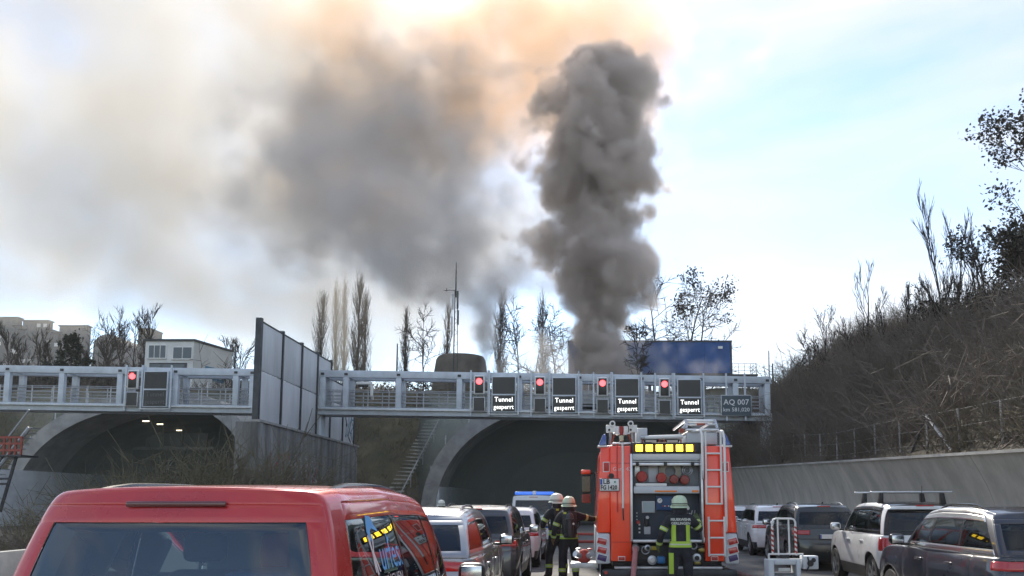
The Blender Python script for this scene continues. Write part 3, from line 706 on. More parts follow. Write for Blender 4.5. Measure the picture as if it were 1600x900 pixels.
sp = box_spots(2200, -60, 14, 64, 78, hill_t, 4); sp = sp[~in_arch(sp, 1.5)]; brush('bank_brush', 'low brown scrub on the bank over the tunnels', sp, 6, rng.uniform(.5, 1.2, len(sp)), M_twig2, 25, rad=0.02)
sp = box_spots(520, -66, 30, 78, 100, hill_t, 5); brush('plateau_hedge', 'brown hedge and scrub on the ground above the tunnel', sp, 6, rng.uniform(.8, 2.2, len(sp)), M_twig, 26, rad=0.024)
sp = box_spots(900, -14.4, -10.95, 9, 45, zero, 6); brush('dry_grass', 'dry yellowish grass on the median beside the barrier', sp, 12, rng.uniform(.15, .5, 900), mat('dry_grass', (0.16, 0.14, 0.07), 0.9, col2=(0.11, 0.13, 0.05), scale=.5), 27, rad=0.006, kids=1)
sp = box_spots(330, -72, -30, 88, 104, hill_t, 15); brush('bare_treeline', 'dense belt of bare saplings in front of the far towers', sp, 7, rng.uniform(2.0, 5.4, len(sp)), mat('grey_twigs', (0.075, 0.066, 0.058), .9, var=.3, scale=.2), 31, rad=0.022, spread=.35)
sp = box_spots(240, -30, 14, 92, 108, hill_t, 16); brush('plateau_saplings', 'bare saplings on the ground behind the vent', sp, 6, rng.uniform(1.4, 4.0, len(sp)), MAT['grey_twigs'], 32, rad=0.02, spread=.4)
# far wooded skyline
g = np.random.default_rng(9); n = 2600
X = g.uniform(-330, 150, n); Y = g.uniform(300, 370, n); Z = far_z(X, Y); h = g.uniform(3, 9, n)
pts = np.repeat(np.stack([X, Y, Z], 1), 26, 0); hh = np.repeat(h, 26)
pts = pts + np.stack([g.normal(0, 1, len(pts))*hh*.25, g.normal(0, 1, len(pts))*hh*.25, g.random(len(pts))**.7*hh], 1)
V, F = leaves_np(pts, 0.75, 1, 0.05, g); o = mesh_np('far_woods', V, F, mat('far_wood', (0.035, 0.035, 0.028), 0.95, var=0.3, scale=.1)); tag(o, 'far wooded hillside fading into smoke', 'woods', kind='stuff')
# ------------------------------------------------------------------ buildings above the tunnel
M_bwhite = mat('white_render_wall', (0.68, 0.69, 0.68), 0.8, var=0.08, scale=.6)
M_win = mat('window_glass', (0.03, 0.05, 0.06), 0.08, spec=0.8)
M_blue = mat('blue_sheet_cladding', (0.012, 0.075, 0.26), 0.6, var=0.12, scale=.5)
M_bdark = mat('dark_edge_trim', (0.03, 0.034, 0.04), 0.5)
M_vent = mat('vent_concrete', (0.12, 0.105, 0.088), 0.9, var=0.25, scale=.6, bump=0.3)
# office
Y = 86.0; p, q = P(228, 530, Y), P(300, 600, Y); r2 = P(332, 545, Y+7)
t = thing('office_building', 'white flat roofed office building with blue tinted windows', 'building', (p.x, Y, ZP))
w = q.x-p.x; h = p.z-ZP; dx = 3.0
prof = [(0, 0), (w, 0), (w+1.4, 6.5), (1.4, 6.5)]
mb = MB(); mb.prism(prof, 2, 0, h-0.22); mb.build('walls', M_bwhite, t)
mb = MB(); mb.prism([(-.15, -.15), (w+.15, -.15), (w+1.55, 6.65), (1.25, 6.65)], 2, h-0.218, h); mb.build('roof', M_bdark, t)
for (a_, b_, c_, d_) in [(233, 540, 259, 559), (271, 543, 301, 560)]:
    A, B = P(a_, b_, Y), P(c_, d_, Y); x0, x1, z0, z1 = A.x-p.x, min(B.x-p.x, w-.15), B.z-ZP, A.z-ZP
    f = MB().box(x0-.08, x1+.08, -.06, -.005, z0-.08, z1+.08).build('window', M_white, t)
    k = 2 if a_ == 271 else 3
    for i in range(k): MB().box(x0+(x1-x0)*i/k+.05, x0+(x1-x0)*(i+1)/k-.05, -.085, -.062, z0, z1).build('pane', M_win, f)
    MB().box(x0-.1, x1+.1, -.16, -.062, z0-.16, z0-.085).build('sill', M_galv, f)
A, B = P(234, 567, Y), P(292, 575, Y); f = MB().box(A.x-p.x, B.x-p.x, -.06, -.005, 0.2, A.z-ZP).build('window', M_bdark, t)
for i in range(3): MB().box(A.x-p.x+.1+i*1.2, A.x-p.x+1.2+i*1.2, -.085, -.062, 0.3, A.z-ZP-.15).build('pane', M_win, f)
mb = MB()
for (u0, u1, z0, z1) in [(.35, .75, .45, .52), (.3, .7, .55, .6), (.5, .8, .36, .42)]:
    X0, X1 = w+1.4*u0+.01, w+1.4*u1+.01; mb.add([(X0, 6.5*u0, h*z0), (X1, 6.5*u1, h*z0), (X1, 6.5*u1, h*z1), (X0, 6.5*u0, h*z1)], [(0, 1, 2, 3)])
mb.build('company_mark', mat('mark_blue', (0.12, 0.30, 0.45), 0.6), t)
# blue container block
Y = 84.0; A, B = P(888, 532, Y), P(1144, 600, Y)
t = thing('blue_building', 'blue clad container building half hidden by smoke', 'building', (A.x, Y, ZP)); w = B.x-A.x; h = A.z-ZP
zf = P(1000, 583, Y).z-ZP
n = 6
for k in range(n): MB().box(w*k/n+.012, w*(k+1)/n-.012, 0, 7, zf, h-.16).build('cladding_panel', M_blue, t)
MB().box(-.08, w+.08, -.08, 7.1, h-.158, h).build('roof_edge', M_bdark, t)
MB().box(-.03, w+.03, .03, 7, zf-.35, zf-.004).build('base_beam', M_bdark, t)
MB().box(w-.1, w+.05, -.05, 7.05, zf, h-.162).build('corner_trim', M_bdark, t)
for k in range(7): MB().box(w*k/6-.15, w*k/6+.15, .4, .8, -.3, zf-.352).build('support', M_steel, t)
MB().box(w-1.35, w-.9, -.12, -.002, h-.85, h-.6).build('lamp', M_white, t)
a_ = P(1146, 566, Y); zr = P(1146, 583, Y).z-ZP
mb = MB(); x0, x1 = w+.15, w+2.6
for z in (zr+.35, zr+.7, zr+1.05): mb.tube([(x0, .5, z), (x1, .5, z), (x1, 4, z)], .025, 5)
for x in np.linspace(x0, x1, 5): mb.tube([(x, .5, zr-.1), (x, .5, zr+1.05)], .03, 5)
MB().box(w+.06, x1+.1, .3, 4, zr-.2, zr-.05).build('landing', M_bdark, t); mb.build('railing', M_galv, t)
MB().box(x1-.3, x1, 3.5, 3.8, -.3, zr-.202).build('support', M_steel, t)
# vent cone
Y = 80.0; c = P(715, 550, Y)
t = thing('exhaust_vent', 'dark concrete exhaust vent shaped like a truncated cone', 'vent', (c.x, Y+2.6, ZP)); h = c.z-ZP
mb = MB(); mb.lathe([(2.95, -1), (2.62, h*.55), (2.42, h-.35), (2.22, h-.06), (2.05, h), (1.75, h), (1.7, h-1.2)], n=40); mb.build('shaft', M_vent, t, smooth=True, sharp=50)
# mast
c = P(713, 410, 79); t = thing('antenna_mast', 'thin dark lattice antenna mast above the vent', 'mast', (c.x, 79.0, ZP)); h = c.z-ZP
h1 = P(713, 455, 79).z-ZP
mb = MB(); 
for k in range(3):
    a = 2.1*k; mb.tube([(.28*math.cos(a), .28*math.sin(a), -.5), (.16*math.cos(a), .16*math.sin(a), h1)], .035, 5)
for k in range(26):
    u = k/26; a, b = 2.1*(k % 3), 2.1*((k+1) % 3); r1 = .28-.12*u; mb.tube([(r1*math.cos(a), r1*math.sin(a), h1*u), (r1*math.cos(b), r1*math.sin(b), h1*(u+.038))], .016, 4)
mb.build('lattice', M_steel, t)
MB().tube([(0, 0, h1-.6), (0, 0, h1+1.5), (0, 0, h)], [.09, .06, .03], 6).build('pole', M_steel, t)
for z, dx, s_ in ((h1-.9, .22, 1.7), (h1-1.1, -.24, 1.5), (h1-3.4, -.30, 1.8), (h1-2.6, .27, 1.4)):
    MB().box(dx-.09, dx+.09, -.35, -.22, z-s_/2, z+s_/2).build('antenna_panel', M_galv if dx < 0 else M_steel, t, bevel=.03)
MB().tube([(-1.15, 0, h1+.08), (0, 0, h1+.08)], .03, 5).build('cross_arm', M_steel, t)
MB().tube([(-.9, 0, h1-.05), (-.9, 0, h1+.3)], .03, 5).build('dipole', M_steel, t)
for z in (h-1, h-2): MB().box(-.05, .05, -.05, .05, z-.2, z+.2).build('fitting', M_steel, t)
# thin poles
for (px, yt, Y, lab) in [(621, 537, 76, 'thin dark pole behind the gantry near slender poplar'), (1201, 548, 80, 'thin pale pole right of the blue building'), (368, 540, 80, 'short dark pole beside the noise barrier'), (1207, 568, 74, 'short dark pole at the gantry end')]:
    c = P(px, yt, Y); o = thing('light_pole', lab, 'pole', (c.x, Y, ZP-.3), group='thin poles above the tunnel')
    MB().tube([(0, 0, 0), (0, 0, c.z-ZP+.3)], [.10, .06], 6).build('shaft', M_steel if px != 1201 else M_galv, o); MB().box(-.14, .14, -.14, .14, -.2, .06).build('foot_plate', M_steel, o)
# far tower blocks
M_tow = mat('tower_block_concrete', (0.13, 0.13, 0.13), 0.9, var=0.1, scale=.08)
M_twin = mat('tower_window', (0.08, 0.09, 0.10), 0.3); M_tlit = mat('tower_pale_panel', (0.62, 0.62, 0.60), 0.6)
def tower(label, rects, seed):
    Y = 335.0; r_ = random.Random(seed); p = P(rects[0][0], 575, Y)
    t = thing('tower_block', label, 'building', (p.x, Y, p.z-12), group='far tower blocks')
    for (x0, x1, yt) in rects:
        A, B = P(x0, yt, Y), P(x1, 575, Y); xa, xb, zt = A.x-p.x, B.x-p.x, A.z-p.z+12; dep = 3.0
        MB().box(xa, xb, 0, dep, -6, zt).build('block', M_tow, t); MB().box(xa-.4, xb+.4, -.4, dep+.4, zt+.01, zt+.5).build('roof_edge', M_bdark, t)
        nfl = int((zt-9)/2.9); nw = max(1, int((xb-xa)/2.4))
        for f in range(nfl):
            z = zt-2.4-f*2.9
            for k in range(nw):
                x = xa+(xb-xa)*(k+.5)/nw; MB().box(x-.7, x+.7, -.12, -.01, z, z+1.4).build('window', M_tlit if r_.random() < .10 else M_twin, t)
tower('grey tower block at the frame edge on the far hill', [(-14, 22, 497), (22, 27, 510)], 1)
tower('stepped grey tower block second from the frame edge', [(36, 71, 502), (71, 79, 517), (30, 36, 516)], 2)
tower('wide flat grey tower block nearest the bare trees', [(93, 132, 510), (82, 92, 521)], 3)
Y = 330.0; c = P(168, 522, Y); w = P(188, 522, Y).x-c.x
t = thing('domed_hall', 'pale rounded hall roof on the far hill behind bare trees', 'building', (c.x, Y, c.z-14))
mb = MB(); pr = [(-w*1.05, 0)]+[(w*math.cos(a)*1.05, 9.5+4.5*math.sin(a)) for a in np.linspace(math.pi, 0, 14)]+[(w*1.05, 0)]; mb.prism(pr, 1, 0, 20); mb.build('hall_body', M_tow, t)
for k in range(4): MB().box(-w*.8+k*w*.42, -w*.8+k*w*.42+w*.25, -.12, -.01, 5, 8).build('window', M_twin, t)
c = P(227, 514, 300.0)
t = thing('tower_block', 'small grey block peeking over the white office roof', 'building', (c.x, 300, c.z-14), group='far tower blocks'); MB().box(-2.4, 2.4, 0, 8, -4, 13.7).build('block', M_tow, t); MB().box(-2.6, 2.6, -.2, 8.2, 13.71, 14.2).build('roof_edge', M_bdark, t)
for k in range(3): MB().box(-1.8, 1.8, -.12, -.01, 3+k*3, 4.3+k*3).build('window', M_twin, t)
# ------------------------------------------------------------------ vehicles
M_tyre = mat('tyre_rubber', (0.018, 0.018, 0.019), 0.8, bump=0.2, bscale=40)
M_rim = mat('alloy_rim', (0.42, 0.43, 0.44), 0.3, metal=0.9)
M_trim = mat('black_trim', (0.014, 0.014, 0.015), 0.45)
M_trimg = mat('gloss_black_trim', (0.010, 0.010, 0.011), 0.12)
M_chrome = mat('chrome_trim', (0.62, 0.63, 0.64), 0.2, metal=1.0)
M_alu = mat('brushed_aluminium', (0.55, 0.56, 0.58), 0.35, metal=0.8, var=0.1, scale=6)
M_seat = mat('seat_fabric', (0.045, 0.047, 0.05), 0.9)
M_cabin = mat('cabin_dark', (0.022, 0.022, 0.024), 0.9)
M_tail = mat('tail_light_red', (0.42, 0.015, 0.015), 0.12, coat=1.0)
M_plate = mat('number_plate_white', (0.7, 0.7, 0.68), 0.4)
M_euro = mat('plate_blue', (0.02, 0.08, 0.35), 0.4)
G_dark = glass_mat('privacy_glass', (0.10, 0.125, 0.13), 1.55)
G_clear = glass_mat('clear_car_glass', (0.62, 0.70, 0.68), 1.5)
G_mid = glass_mat('tinted_car_glass', (0.34, 0.42, 0.42), 1.5)
def paint(name, col, metal=0.0, rough=0.32, dust=0.06):
    m = mat(name, col, rough, metal=metal, coat=1.0, var=dust, scale=3, rvar=0.05); return m
def lerp(a, b, t): return a+(b-a)*t
def smooth01(t): t = max(0, min(1, t)); return t*t*(3-2*t)
def interp(x, xs, ys):
    for i in range(len(xs)-1):
        if x <= xs[i+1]: return lerp(ys[i], ys[i+1], (x-xs[i])/(xs[i+1]-xs[i]))
    return ys[-1]
def lattice(nx, ny, nz, fn, tagf):
    """surface of an nx*ny*nz box lattice; fn(i,j,k)->position; tagf(side,a,b)->key"""
    idx = {}; V = []; F = []; K = []
    def v(i, j, k):
        if (i, j, k) not in idx: idx[(i, j, k)] = len(V); V.append(tuple(fn(i, j, k)))
        return idx[(i, j, k)]
    for j in range(ny-1):
        for k in range(nz-1):
            F.append((v(0, j, k), v(0, j, k+1), v(0, j+1, k+1), v(0, j+1, k))); K.append(tagf('L', j, k))
            F.append((v(nx-1, j, k), v(nx-1, j+1, k), v(nx-1, j+1, k+1), v(nx-1, j, k+1))); K.append(tagf('R', j, k))
    for i in range(nx-1):
        for k in range(nz-1):
            F.append((v(i, 0, k), v(i+1, 0, k), v(i+1, 0, k+1), v(i, 0, k+1))); K.append(tagf('B', i, k))
            F.append((v(i, ny-1, k), v(i, ny-1, k+1), v(i+1, ny-1, k+1), v(i+1, ny-1, k))); K.append(tagf('F', i, k))
        for j in range(ny-1):
            F.append((v(i, j, 0), v(i, j+1, 0), v(i+1, j+1, 0), v(i+1, j, 0))); K.append(tagf('D', i, j))
            F.append((v(i, j, nz-1), v(i+1, j, nz-1), v(i+1, j+1, nz-1), v(i, j+1, nz-1))); K.append(tagf('T', i, j))
    return V, F, K
def split_parts(V, F, K, mats, names, parent, sub=2, cuts=None, inset=None, subparent=None):
    """subdivide the cage, then give every key a mesh of its own with a real gap round it"""
    keys = sorted(set(K)); me = bpy.data.meshes.new('cage'); me.from_pydata(V, [], F)
    ph = [bpy.data.materials.new('k%d' % i) for i in range(len(keys)+1)]
    for p in ph: me.materials.append(p)
    me.polygons.foreach_set('material_index', [keys.index(k) for k in K]); me.update()
    o = bpy.data.objects.new('cage', me); COL.objects.link(o)
    if sub: md = o.modifiers.new('s', 'SUBSURF'); md.levels = sub; md.render_levels = sub
    tmp = []
    for c in cuts or ():
        cm = bpy.data.meshes.new('cut'); b = MB(); b.lathe([(c[3], c[1]), (c[3], c[2])], (0, c[0], c[4]), axis=0, n=40)
        cm.from_pydata(b.v, [], b.f)
        for p in ph: cm.materials.append(p)
        cm.polygons.foreach_set('material_index', [len(keys)]*len(cm.polygons)); cm.update()
        co = bpy.data.objects.new('cut', cm); COL.objects.link(co); tmp.append(co)
        md = o.modifiers.new('b', 'BOOLEAN'); md.object = co; md.operation = 'DIFFERENCE'; md.solver = 'EXACT'
    dg = bpy.context.evaluated_depsgraph_get(); dg.update()
    ev = bpy.data.meshes.new_from_object(o.evaluated_get(dg))
    co = np.empty(len(ev.vertices)*3, np.float32); ev.vertices.foreach_get('co', co); co = co.reshape(-1, 3)
    vn = np.array([tuple(v.normal) for v in ev.vertices])
    polys = {}
    for p in ev.polygons: polys.setdefault(p.material_index, []).append(list(p.vertices))
    out = {}; todo = []
    for mi, ps in polys.items():
        key = keys[mi] if mi < len(keys) else 'wheel_well'; par_ = {}
        def find(v):
            while par_.setdefault(v, v) != v: par_[v] = par_[par_[v]]; v = par_[v]
            return v
        for p in ps:
            for v in p[1:]: par_[find(v)] = find(p[0])
        comp = {}
        for p in ps: comp.setdefault(find(p[0]), []).append(p)
        todo += [(key, i, c_) for i, c_ in enumerate(comp.values())]
    for key, ci, ps in todo:
        used = sorted({v for p in ps for v in p}); rm = {v: i for i, v in enumerate(used)}
        ec = {}
        for p in ps:
            for a, b in zip(p, p[1:]+p[:1]): e = (min(a, b), max(a, b)); ec[e] = ec.get(e, 0)+1
        edge = {v for e, n in ec.items() if n == 1 for v in e}
        g = (inset or {}).get(key, 0.006); base = (inset or {}).get(key+'_all', 0.0)
        vv = [tuple(co[v]-vn[v]*(base + (g if v in edge else 0))) for v in used]
        m2 = bpy.data.meshes.new(names.get(key, key)); m2.from_pydata(vv, [], [tuple(rm[v] for v in p) for p in ps])
        m2.materials.append(mats.get(key, M_trim)); m2.polygons.foreach_set('use_smooth', [True]*len(m2.polygons)); m2.update()
        ob = bpy.data.objects.new(names.get(key, key), m2); out[key if ci == 0 else key+'.%d' % ci] = ob
    for key, ob in out.items():
        par = out.get((subparent or {}).get(key), None); link(ob, par or parent)
    bpy.data.objects.remove(o); bpy.data.meshes.remove(me)
    for c in tmp: m_ = c.data; bpy.data.objects.remove(c); bpy.data.meshes.remove(m_)
    bpy.data.meshes.remove(ev)
    for p in ph: bpy.data.materials.remove(p)
    return out
_wheel = {}
def wheel(parent, x, y, r, w=0.22, style=5):
    key = (round(r, 3), style)
    if key not in _wheel:
        mb = MB(); mb.lathe([(r*.66, -w/2), (r*.93, -w/2), (r, -w/2+.03), (r, w/2-.03), (r*.93, w/2), (r*.66, w/2)], axis=0, n=36, closed=False)
        ty = mb.build('tyre', M_tyre, None, smooth=True, sharp=50)
        mb = MB(); mb.lathe([(r*.67, -w/2+.02), (r*.67, w/2-.02), (r*.62, w/2-.005), (r*.60, w/2-.05), (r*.60, -w/2+.02)], axis=0, n=36, closed=False)
        mb.lathe([(r*.16, w/2-.035), (r*.16, w/2-.01), (r*.10, w/2)], axis=0, n=16)
        for k in range(style):
            a = 2*math.pi*k/style
            for da in (-.10, .10):
                d = Vector((0, math.cos(a+da), math.sin(a+da))); n_ = Vector((0, -math.sin(a), math.cos(a)))*r*.055
                A, B = d*r*.12, d*r*.62; X = Vector((w/2-.03, 0, 0)); Y2 = Vector((w/2-.012, 0, 0))
                mb.add([A-n_+X, A+n_+X, B+n_+X, B-n_+X, A-n_+Y2, A+n_+Y2, B+n_+Y2, B-n_+Y2], [(4, 5, 6, 7), (0, 3, 2, 1), (0, 1, 5, 4), (1, 2, 6, 5), (2, 3, 7, 6), (3, 0, 4, 7)])
        rm_ = mb.build('rim', M_rim, None, smooth=True, sharp=30)
        mb = MB(); mb.lathe([(r*.58, -.01), (r*.58, .01)], axis=0, n=24); dk = mb.build('brake_disc', M_trim, None)
        _wheel[key] = (ty.data, rm_.data, dk.data)
        for o in (ty, rm_, dk): bpy.data.objects.remove(o)
    e = bpy.data.objects.new('wheel', None); link(e, parent); e.location = (x, y, r); e.rotation_euler = (0, 0, 0 if x > 0 else math.pi)
    for nm, d in zip(('tyre', 'rim', 'brake_disc'), _wheel[key]): link(bpy.data.objects.new(nm, d), e)
def rounded(name, c, d, m, parent, r=0.06, seg=3): return MB().cbox(c, d).build(name, m, parent, bevel=r, seg=seg)

def car(name, label, loc, rotz, S, group='cars queued on the motorway', cat='car'):
    """S: specification; rear bumper at local y=0, nose at y=L"""
    t = thing(name, label, cat, loc, rotz, group)
    L, W, H, zb = S['L'], S['W'], S['H'], S['belt']; hw = W/2; body = S['paint']; sub = S.get('sub', 2)
    yw = S['wheels']; wr = S.get('wr', 0.34)
    # ---- lower body
    cw, cb = S['cowl'], S['rearbase']           # y of windscreen base, y of rear glass base
    Bp, Cp = S['B'], S['C']                     # y of B and C pillar centres
    ys = [0, .05, .22, yw[0]-.02, (Cp+yw[0])/2+.28, Cp+.02, (Cp+Bp)/2, Bp, (Bp+S['doorf'])/2, S['doorf'], yw[1]-.02, yw[1]+.42, L-.16, L-.03, L]
    ys = sorted(ys); ny = len(ys)
    zs = [.20, .27, .44, .66, .80, zb-.16, zb-.03, zb]; nz = len(zs)
    us = [-1, -.93, -.62, -.3, .3, .62, .93, 1]; nx = len(us)
    noseh = S.get('nose', .72)
    def lower(i, j, k):
        y, z, u = ys[j], zs[k], us[i]
        wz = interp(z, [.2, .3, .5, .72, zb-.12, zb], [.90, .95, .985, 1.0, .985, .94])
        e = 1 - .12*smooth01((.22-y)/.22)*(1 if z > .5 else .8) - .20*smooth01((y-(L-.75))/.75)
        x = u*hw*wz*e
        fall = smooth01((y-cw)/(L-cw)); top = zb + (noseh*zb/1.0-zb)*fall*fall*1.0 if y > cw else zb
        bulge = S.get('haunch', .03)*math.exp(-((y-yw[0])/.5)**2)*(1 if .55 < z < zb-.02 else 0)
        x += math.copysign(bulge, u) if abs(u) == 1 else 0
        zz = z if top >= zb else .20 + (z-.20)*(top-.20)/(zb-.20)
        yy = y
        if j <= 1:
            yy += interp(z, [.2, .35, .55, .7, .82, zb], [.10, .03, .0, .03, .07, cb-.02])
            yy += .10*u*u*u*u*(1 if z < .7 else .6)
        elif j == 2: yy += .5*interp(z, [.2, .7, zb], [.06, .0, max(0, cb-.04)])
        if j >= ny-2: yy -= .22*u*u + interp(zz, [.2, .5, .9], [.12, 0, .10])
        if k == nz-1: zz += .015*(1-u*u)
        return (x, yy, zz)
    jt = [i for i in range(ny-1) if ys[i+1] <= .23]
    jB, jC, jF = ys.index(Bp), ys.index(Cp+.02), ys.index(S['doorf'])
    jr = ys.index((Cp+yw[0])/2+.28)
    tl = S.get('tail', (4, 6))
    def tagl(side, a, b):
        if side in 'LR':
            if a in jt and tl[0] <= b < tl[1] and S.get('tailwrap', 1): return 'taillight'+side
            if b <= 1: return 'sill'
            if 2 <= b and jC-1 <= a < jB and S.get('reardoor', True): return 'reardoor'+side
            if 2 <= b and jB <= a < jF: return 'frontdoor'+side
            if a < 2: return 'bumper' if b < 4 else 'quarter'
            return 'quarter'
        if side == 'B':
            if b < (4 if not S.get('lowgate') else 2): return 'bumper' if b > 0 else 'valance'
            if tl[0] <= b < tl[1] and (a in (0, 1, nx-3, nx-2) if S.get('widetail') else a in (0, nx-2)): return 'taillight'+('L' if a < 3 else 'R')
            return 'tailgate'
        if side == 'F': return 'front_fascia'
        if side == 'T': return 'hood' if ys[a if False else b] >= cw-.4 else 'cabin_floor'
        return 'underbody'
    V, F, K = lattice(nx, ny, nz, lower, tagl)
    mats = {k: body for k in ('reardoorL', 'reardoorR', 'frontdoorL', 'frontdoorR', 'quarter', 'tailgate', 'hood', 'front_fascia')}
    mats.update(bumper=S.get('bumper_m', body), valance=M_trim, sill=S.get('sill_m', M_trim), underbody=M_trim, cabin_floor=M_cabin, wheel_well=M_trim, taillightL=M_tail, taillightR=M_tail)
    names = {'reardoorL': 'rear_door', 'reardoorR': 'rear_door', 'frontdoorL': 'front_door', 'frontdoorR': 'front_door', 'quarter': 'body', 'taillightL': 'tail_light', 'taillightR': 'tail_light'}
    cuts = [(y, s_*(hw-.26) if s_ > 0 else -hw-.2, hw+.2 if s_ > 0 else -(hw-.26), wr+.055, wr) for y in yw for s_ in (-1, 1)]
    low = split_parts(V, F, K, mats, names, t, sub, cuts, {'taillightL_all': -.008, 'taillightR_all': -.008, 'taillightL': .012, 'taillightR': .012})
    # ---- greenhouse
    zr = H; ey = S['rooflen']                   # (rear roof y, front roof y)
    wt = S.get('tumble', .80)
    q0 = cb+S.get('dpil', .16)
    yb_ = [cb, cb+.05, q0, q0+.07, Cp-.11, Cp-.03, Cp+.03, Cp+.11, Bp-.11, Bp-.03, Bp+.03, Bp+.11, S['doorf']-.18, S['doorf']-.04, cw-.12, cw]
    typ = 'D D Q Q Q p R R R p F F F A A'.split()
    f0, f1 = ey
    def top_y(y):
        return lerp(f0, f1, (y-cb)/(cw-cb))
    ny2 = len(yb_); dt = f0+S.get('dpilt', .22)
    ytop = [f0, f0+.05, dt, dt+.07] + [lerp(y, top_y(y), .45) for y in yb_[4:12]] + [min(f1-.30, lerp(yb_[12], top_y(yb_[12]), .9)), min(f1-.18, lerp(yb_[13], top_y(yb_[13]), .95)), f1-.06, f1]
    for q in range(1, ny2): ytop[q] = max(ytop[q], ytop[q-1]+.03)
    zz2 = [zb-.06, zb+.015, zb+.05, lerp(zb, zr, .5), zr-.135, zr-.075, zr-.02, zr]; nz2 = len(zz2)
    rw_ = S.get('rwin', .95); us2 = [-1, -rw_, -.55, 0, .55, rw_, 1]; nx2 = len(us2)
    def upper(i, j, k):
        z = zz2[k]; s_ = (z-zb)/(zr-zb); u = us2[i]; sc_ = max(0, min(1, s_))
        y = lerp(yb_[j], ytop[j], sc_**S.get('rake', 1.0) if j < 3 else sc_)
        w_ = lerp(hw*.955, hw*wt, sc_**1.5)
        e = 1 - .07*smooth01((f0+.5-y)/.7) - .10*smooth01((y-(cw-.9))/.9)*(1-.3*sc_)
        roofarc = -S.get('arc', .09)*((max(0, (y-(f0+f1)/2-.1)/(f1-f0)*2))**2)*sc_ - S.get('arcr', .05)*((max(0, (-(y-(f0+f1)/2))/(f1-f0)*2))**2)*sc_
        if k >= nz2-2: w_ *= (.93 if k == nz2-1 else .985)
        zz = z + roofarc*(sc_**1.5) + (.022*(1-u*u) if k == nz2-1 else 0)
        if j <= 1: y += .10*u**4
        if j >= ny2-2: y -= .16*u*u
        if j == 0 and k >= nz2-3: y -= S.get('spoiler', 0.0)
        return (u*w_*e, y, zz)
    def tagu(side, a, b):
        if side in 'LR':
            if 2 <= b < 4 and typ[a] in 'QRF': return 'glass'+typ[a]+side
            if 2 <= b < 4 and typ[a] == 'p': return 'pillar'
            if 1 <= b < 5 and typ[a] in 'QRFp': return 'window_trim'
            return 'roof_side'
        if side == 'B':
            if 2 <= b < 4 and 1 <= a < nx2-2: return 'glassB'
            if b in (1, 2, 3) and a in (0, nx2-2): return 'dpillar'
            if b == 4: return 'tailgate_top'
            return 'roof_side' if b > 4 else 'tailgate_top'
        if side == 'F':
            if 2 <= b < 5 and 1 <= a < nx2-2: return 'glassW'
            return 'roof_side'
        if side == 'T': return 'roof'
        return 'roof_side'
    V, F, K = lattice(nx2, ny2, nz2, upper, tagu)
    gm = S.get('glass', G_dark); gf = S.get('glassf', G_mid)
    roofm = S.get('roof_m', body)
    mats = {'roof': roofm, 'roof_side': S.get('rside_m', roofm), 'pillar': S.get('pillar_m', M_trimg), 'window_trim': S.get('wtrim_m', body), 'dpillar': S.get('dpil_m', body), 'tailgate_top': S.get('tgt_m', body), 'glassW': gf, 'glassB': S.get('glassb', gm)}
    names = {'roof_side': 'roof_frame', 'glassB': 'rear_window', 'glassW': 'windscreen', 'dpillar': 'rear_pillar', 'tailgate_top': 'tailgate_frame'}
    for s_ in 'LR':
        mats['glassQ'+s_] = gm; mats['glassR'+s_] = S.get('glassr', gm); mats['glassF'+s_] = gf
        for q in 'QRF': names['glass'+q+s_] = 'side_window'
    up = split_parts(V, F, K, mats, names, t, sub, None, {**{k: .004 for k in mats}, **{'glass%s%s_all' % (q, s_): .005 for q in 'QRF' for s_ in 'LR'}, 'glassB_all': .006})
    # ---- fittings
    for y in yw:
        for s_ in (-1, 1): wheel(t, s_*(hw-.13), y, wr)
    for s_ in (-1, 1):
        if S.get('mirror', True):
            yy = S['doorf']-.10; mz = zb+.10
            mb = MB(); mb.cbox((s_*(hw+.10), yy, mz), (.22, .13, .16)); mh = mb.build('mirror', S.get('mirror_m', body), t, bevel=.05, seg=3)
            MB().cbox((s_*(hw+.105), yy-.068, mz), (.17, .012, .115)).build('mirror_glass', M_chrome, mh, bevel=.004)
            MB().cbox((s_*(hw-.03), yy+.01, mz-.07), (.12, .07, .04)).build('mirror_arm', M_trim, mh, bevel=.01)
        for yy in ((Cp+.22, Bp+.22) if S.get('reardoor', True) else (Bp+.22,)):
            wz = hw*interp(zb-.17, [.5, .72, zb-.12, zb], [.985, 1.0, .985, .94])
            MB().cbox((s_*(wz+.012), yy, zb-.15), (.035, .20, .035)).build('door_handle', S.get('handle_m', body), t, bevel=.012)
    if S.get('rails'):
        for s_ in (-1, 1):
            x = s_*hw*wt*.86; y0, y1 = f0+.30, f1-.25; mb = MB(); pts = []
            for k in range(11):
                u = k/10; y = lerp(y0, y1, u); ra = -S.get('arc', .09)*((max(0, (y-(f0+f1)/2-.1)/(f1-f0)*2))**2) - S.get('arcr', .05)*((max(0, (-(y-(f0+f1)/2))/(f1-f0)*2))**2)
                pts.append((x, y, zr+ra-.025+S.get('railh', .055)*min(1, 6*min(u, 1-u))))
            mb.tube(pts, .018, 8); mb.build('roof_rail', S['rails'], t, smooth=True)
    # plate
    pz = S.get('platez', .86); py = S.get('platey', .02)
    pl = rounded('number_plate', (0, py, pz), (.52, .02, .11), M_plate, t, .006, 1); MB().box(-.26, -.225, py-.012, py-.0105, pz-.05, pz+.05).build('euro_band', M_euro, pl)
    # seats
    for y in (Bp-.05, Cp-.05):
        for x in (-.38, .38):
            s_ = rounded('seat', (x, y, zb-.05), (.46, .16, .62), M_seat, t, .06)
            rounded('headrest', (x, y-.03, zb+.40), (.27, .10, .18), M_seat, s_, .045)
    rounded('dashboard', (0, S['doorf']+.12, zb-.10), (W*.8, .35, .22), M_cabin, t, .05)
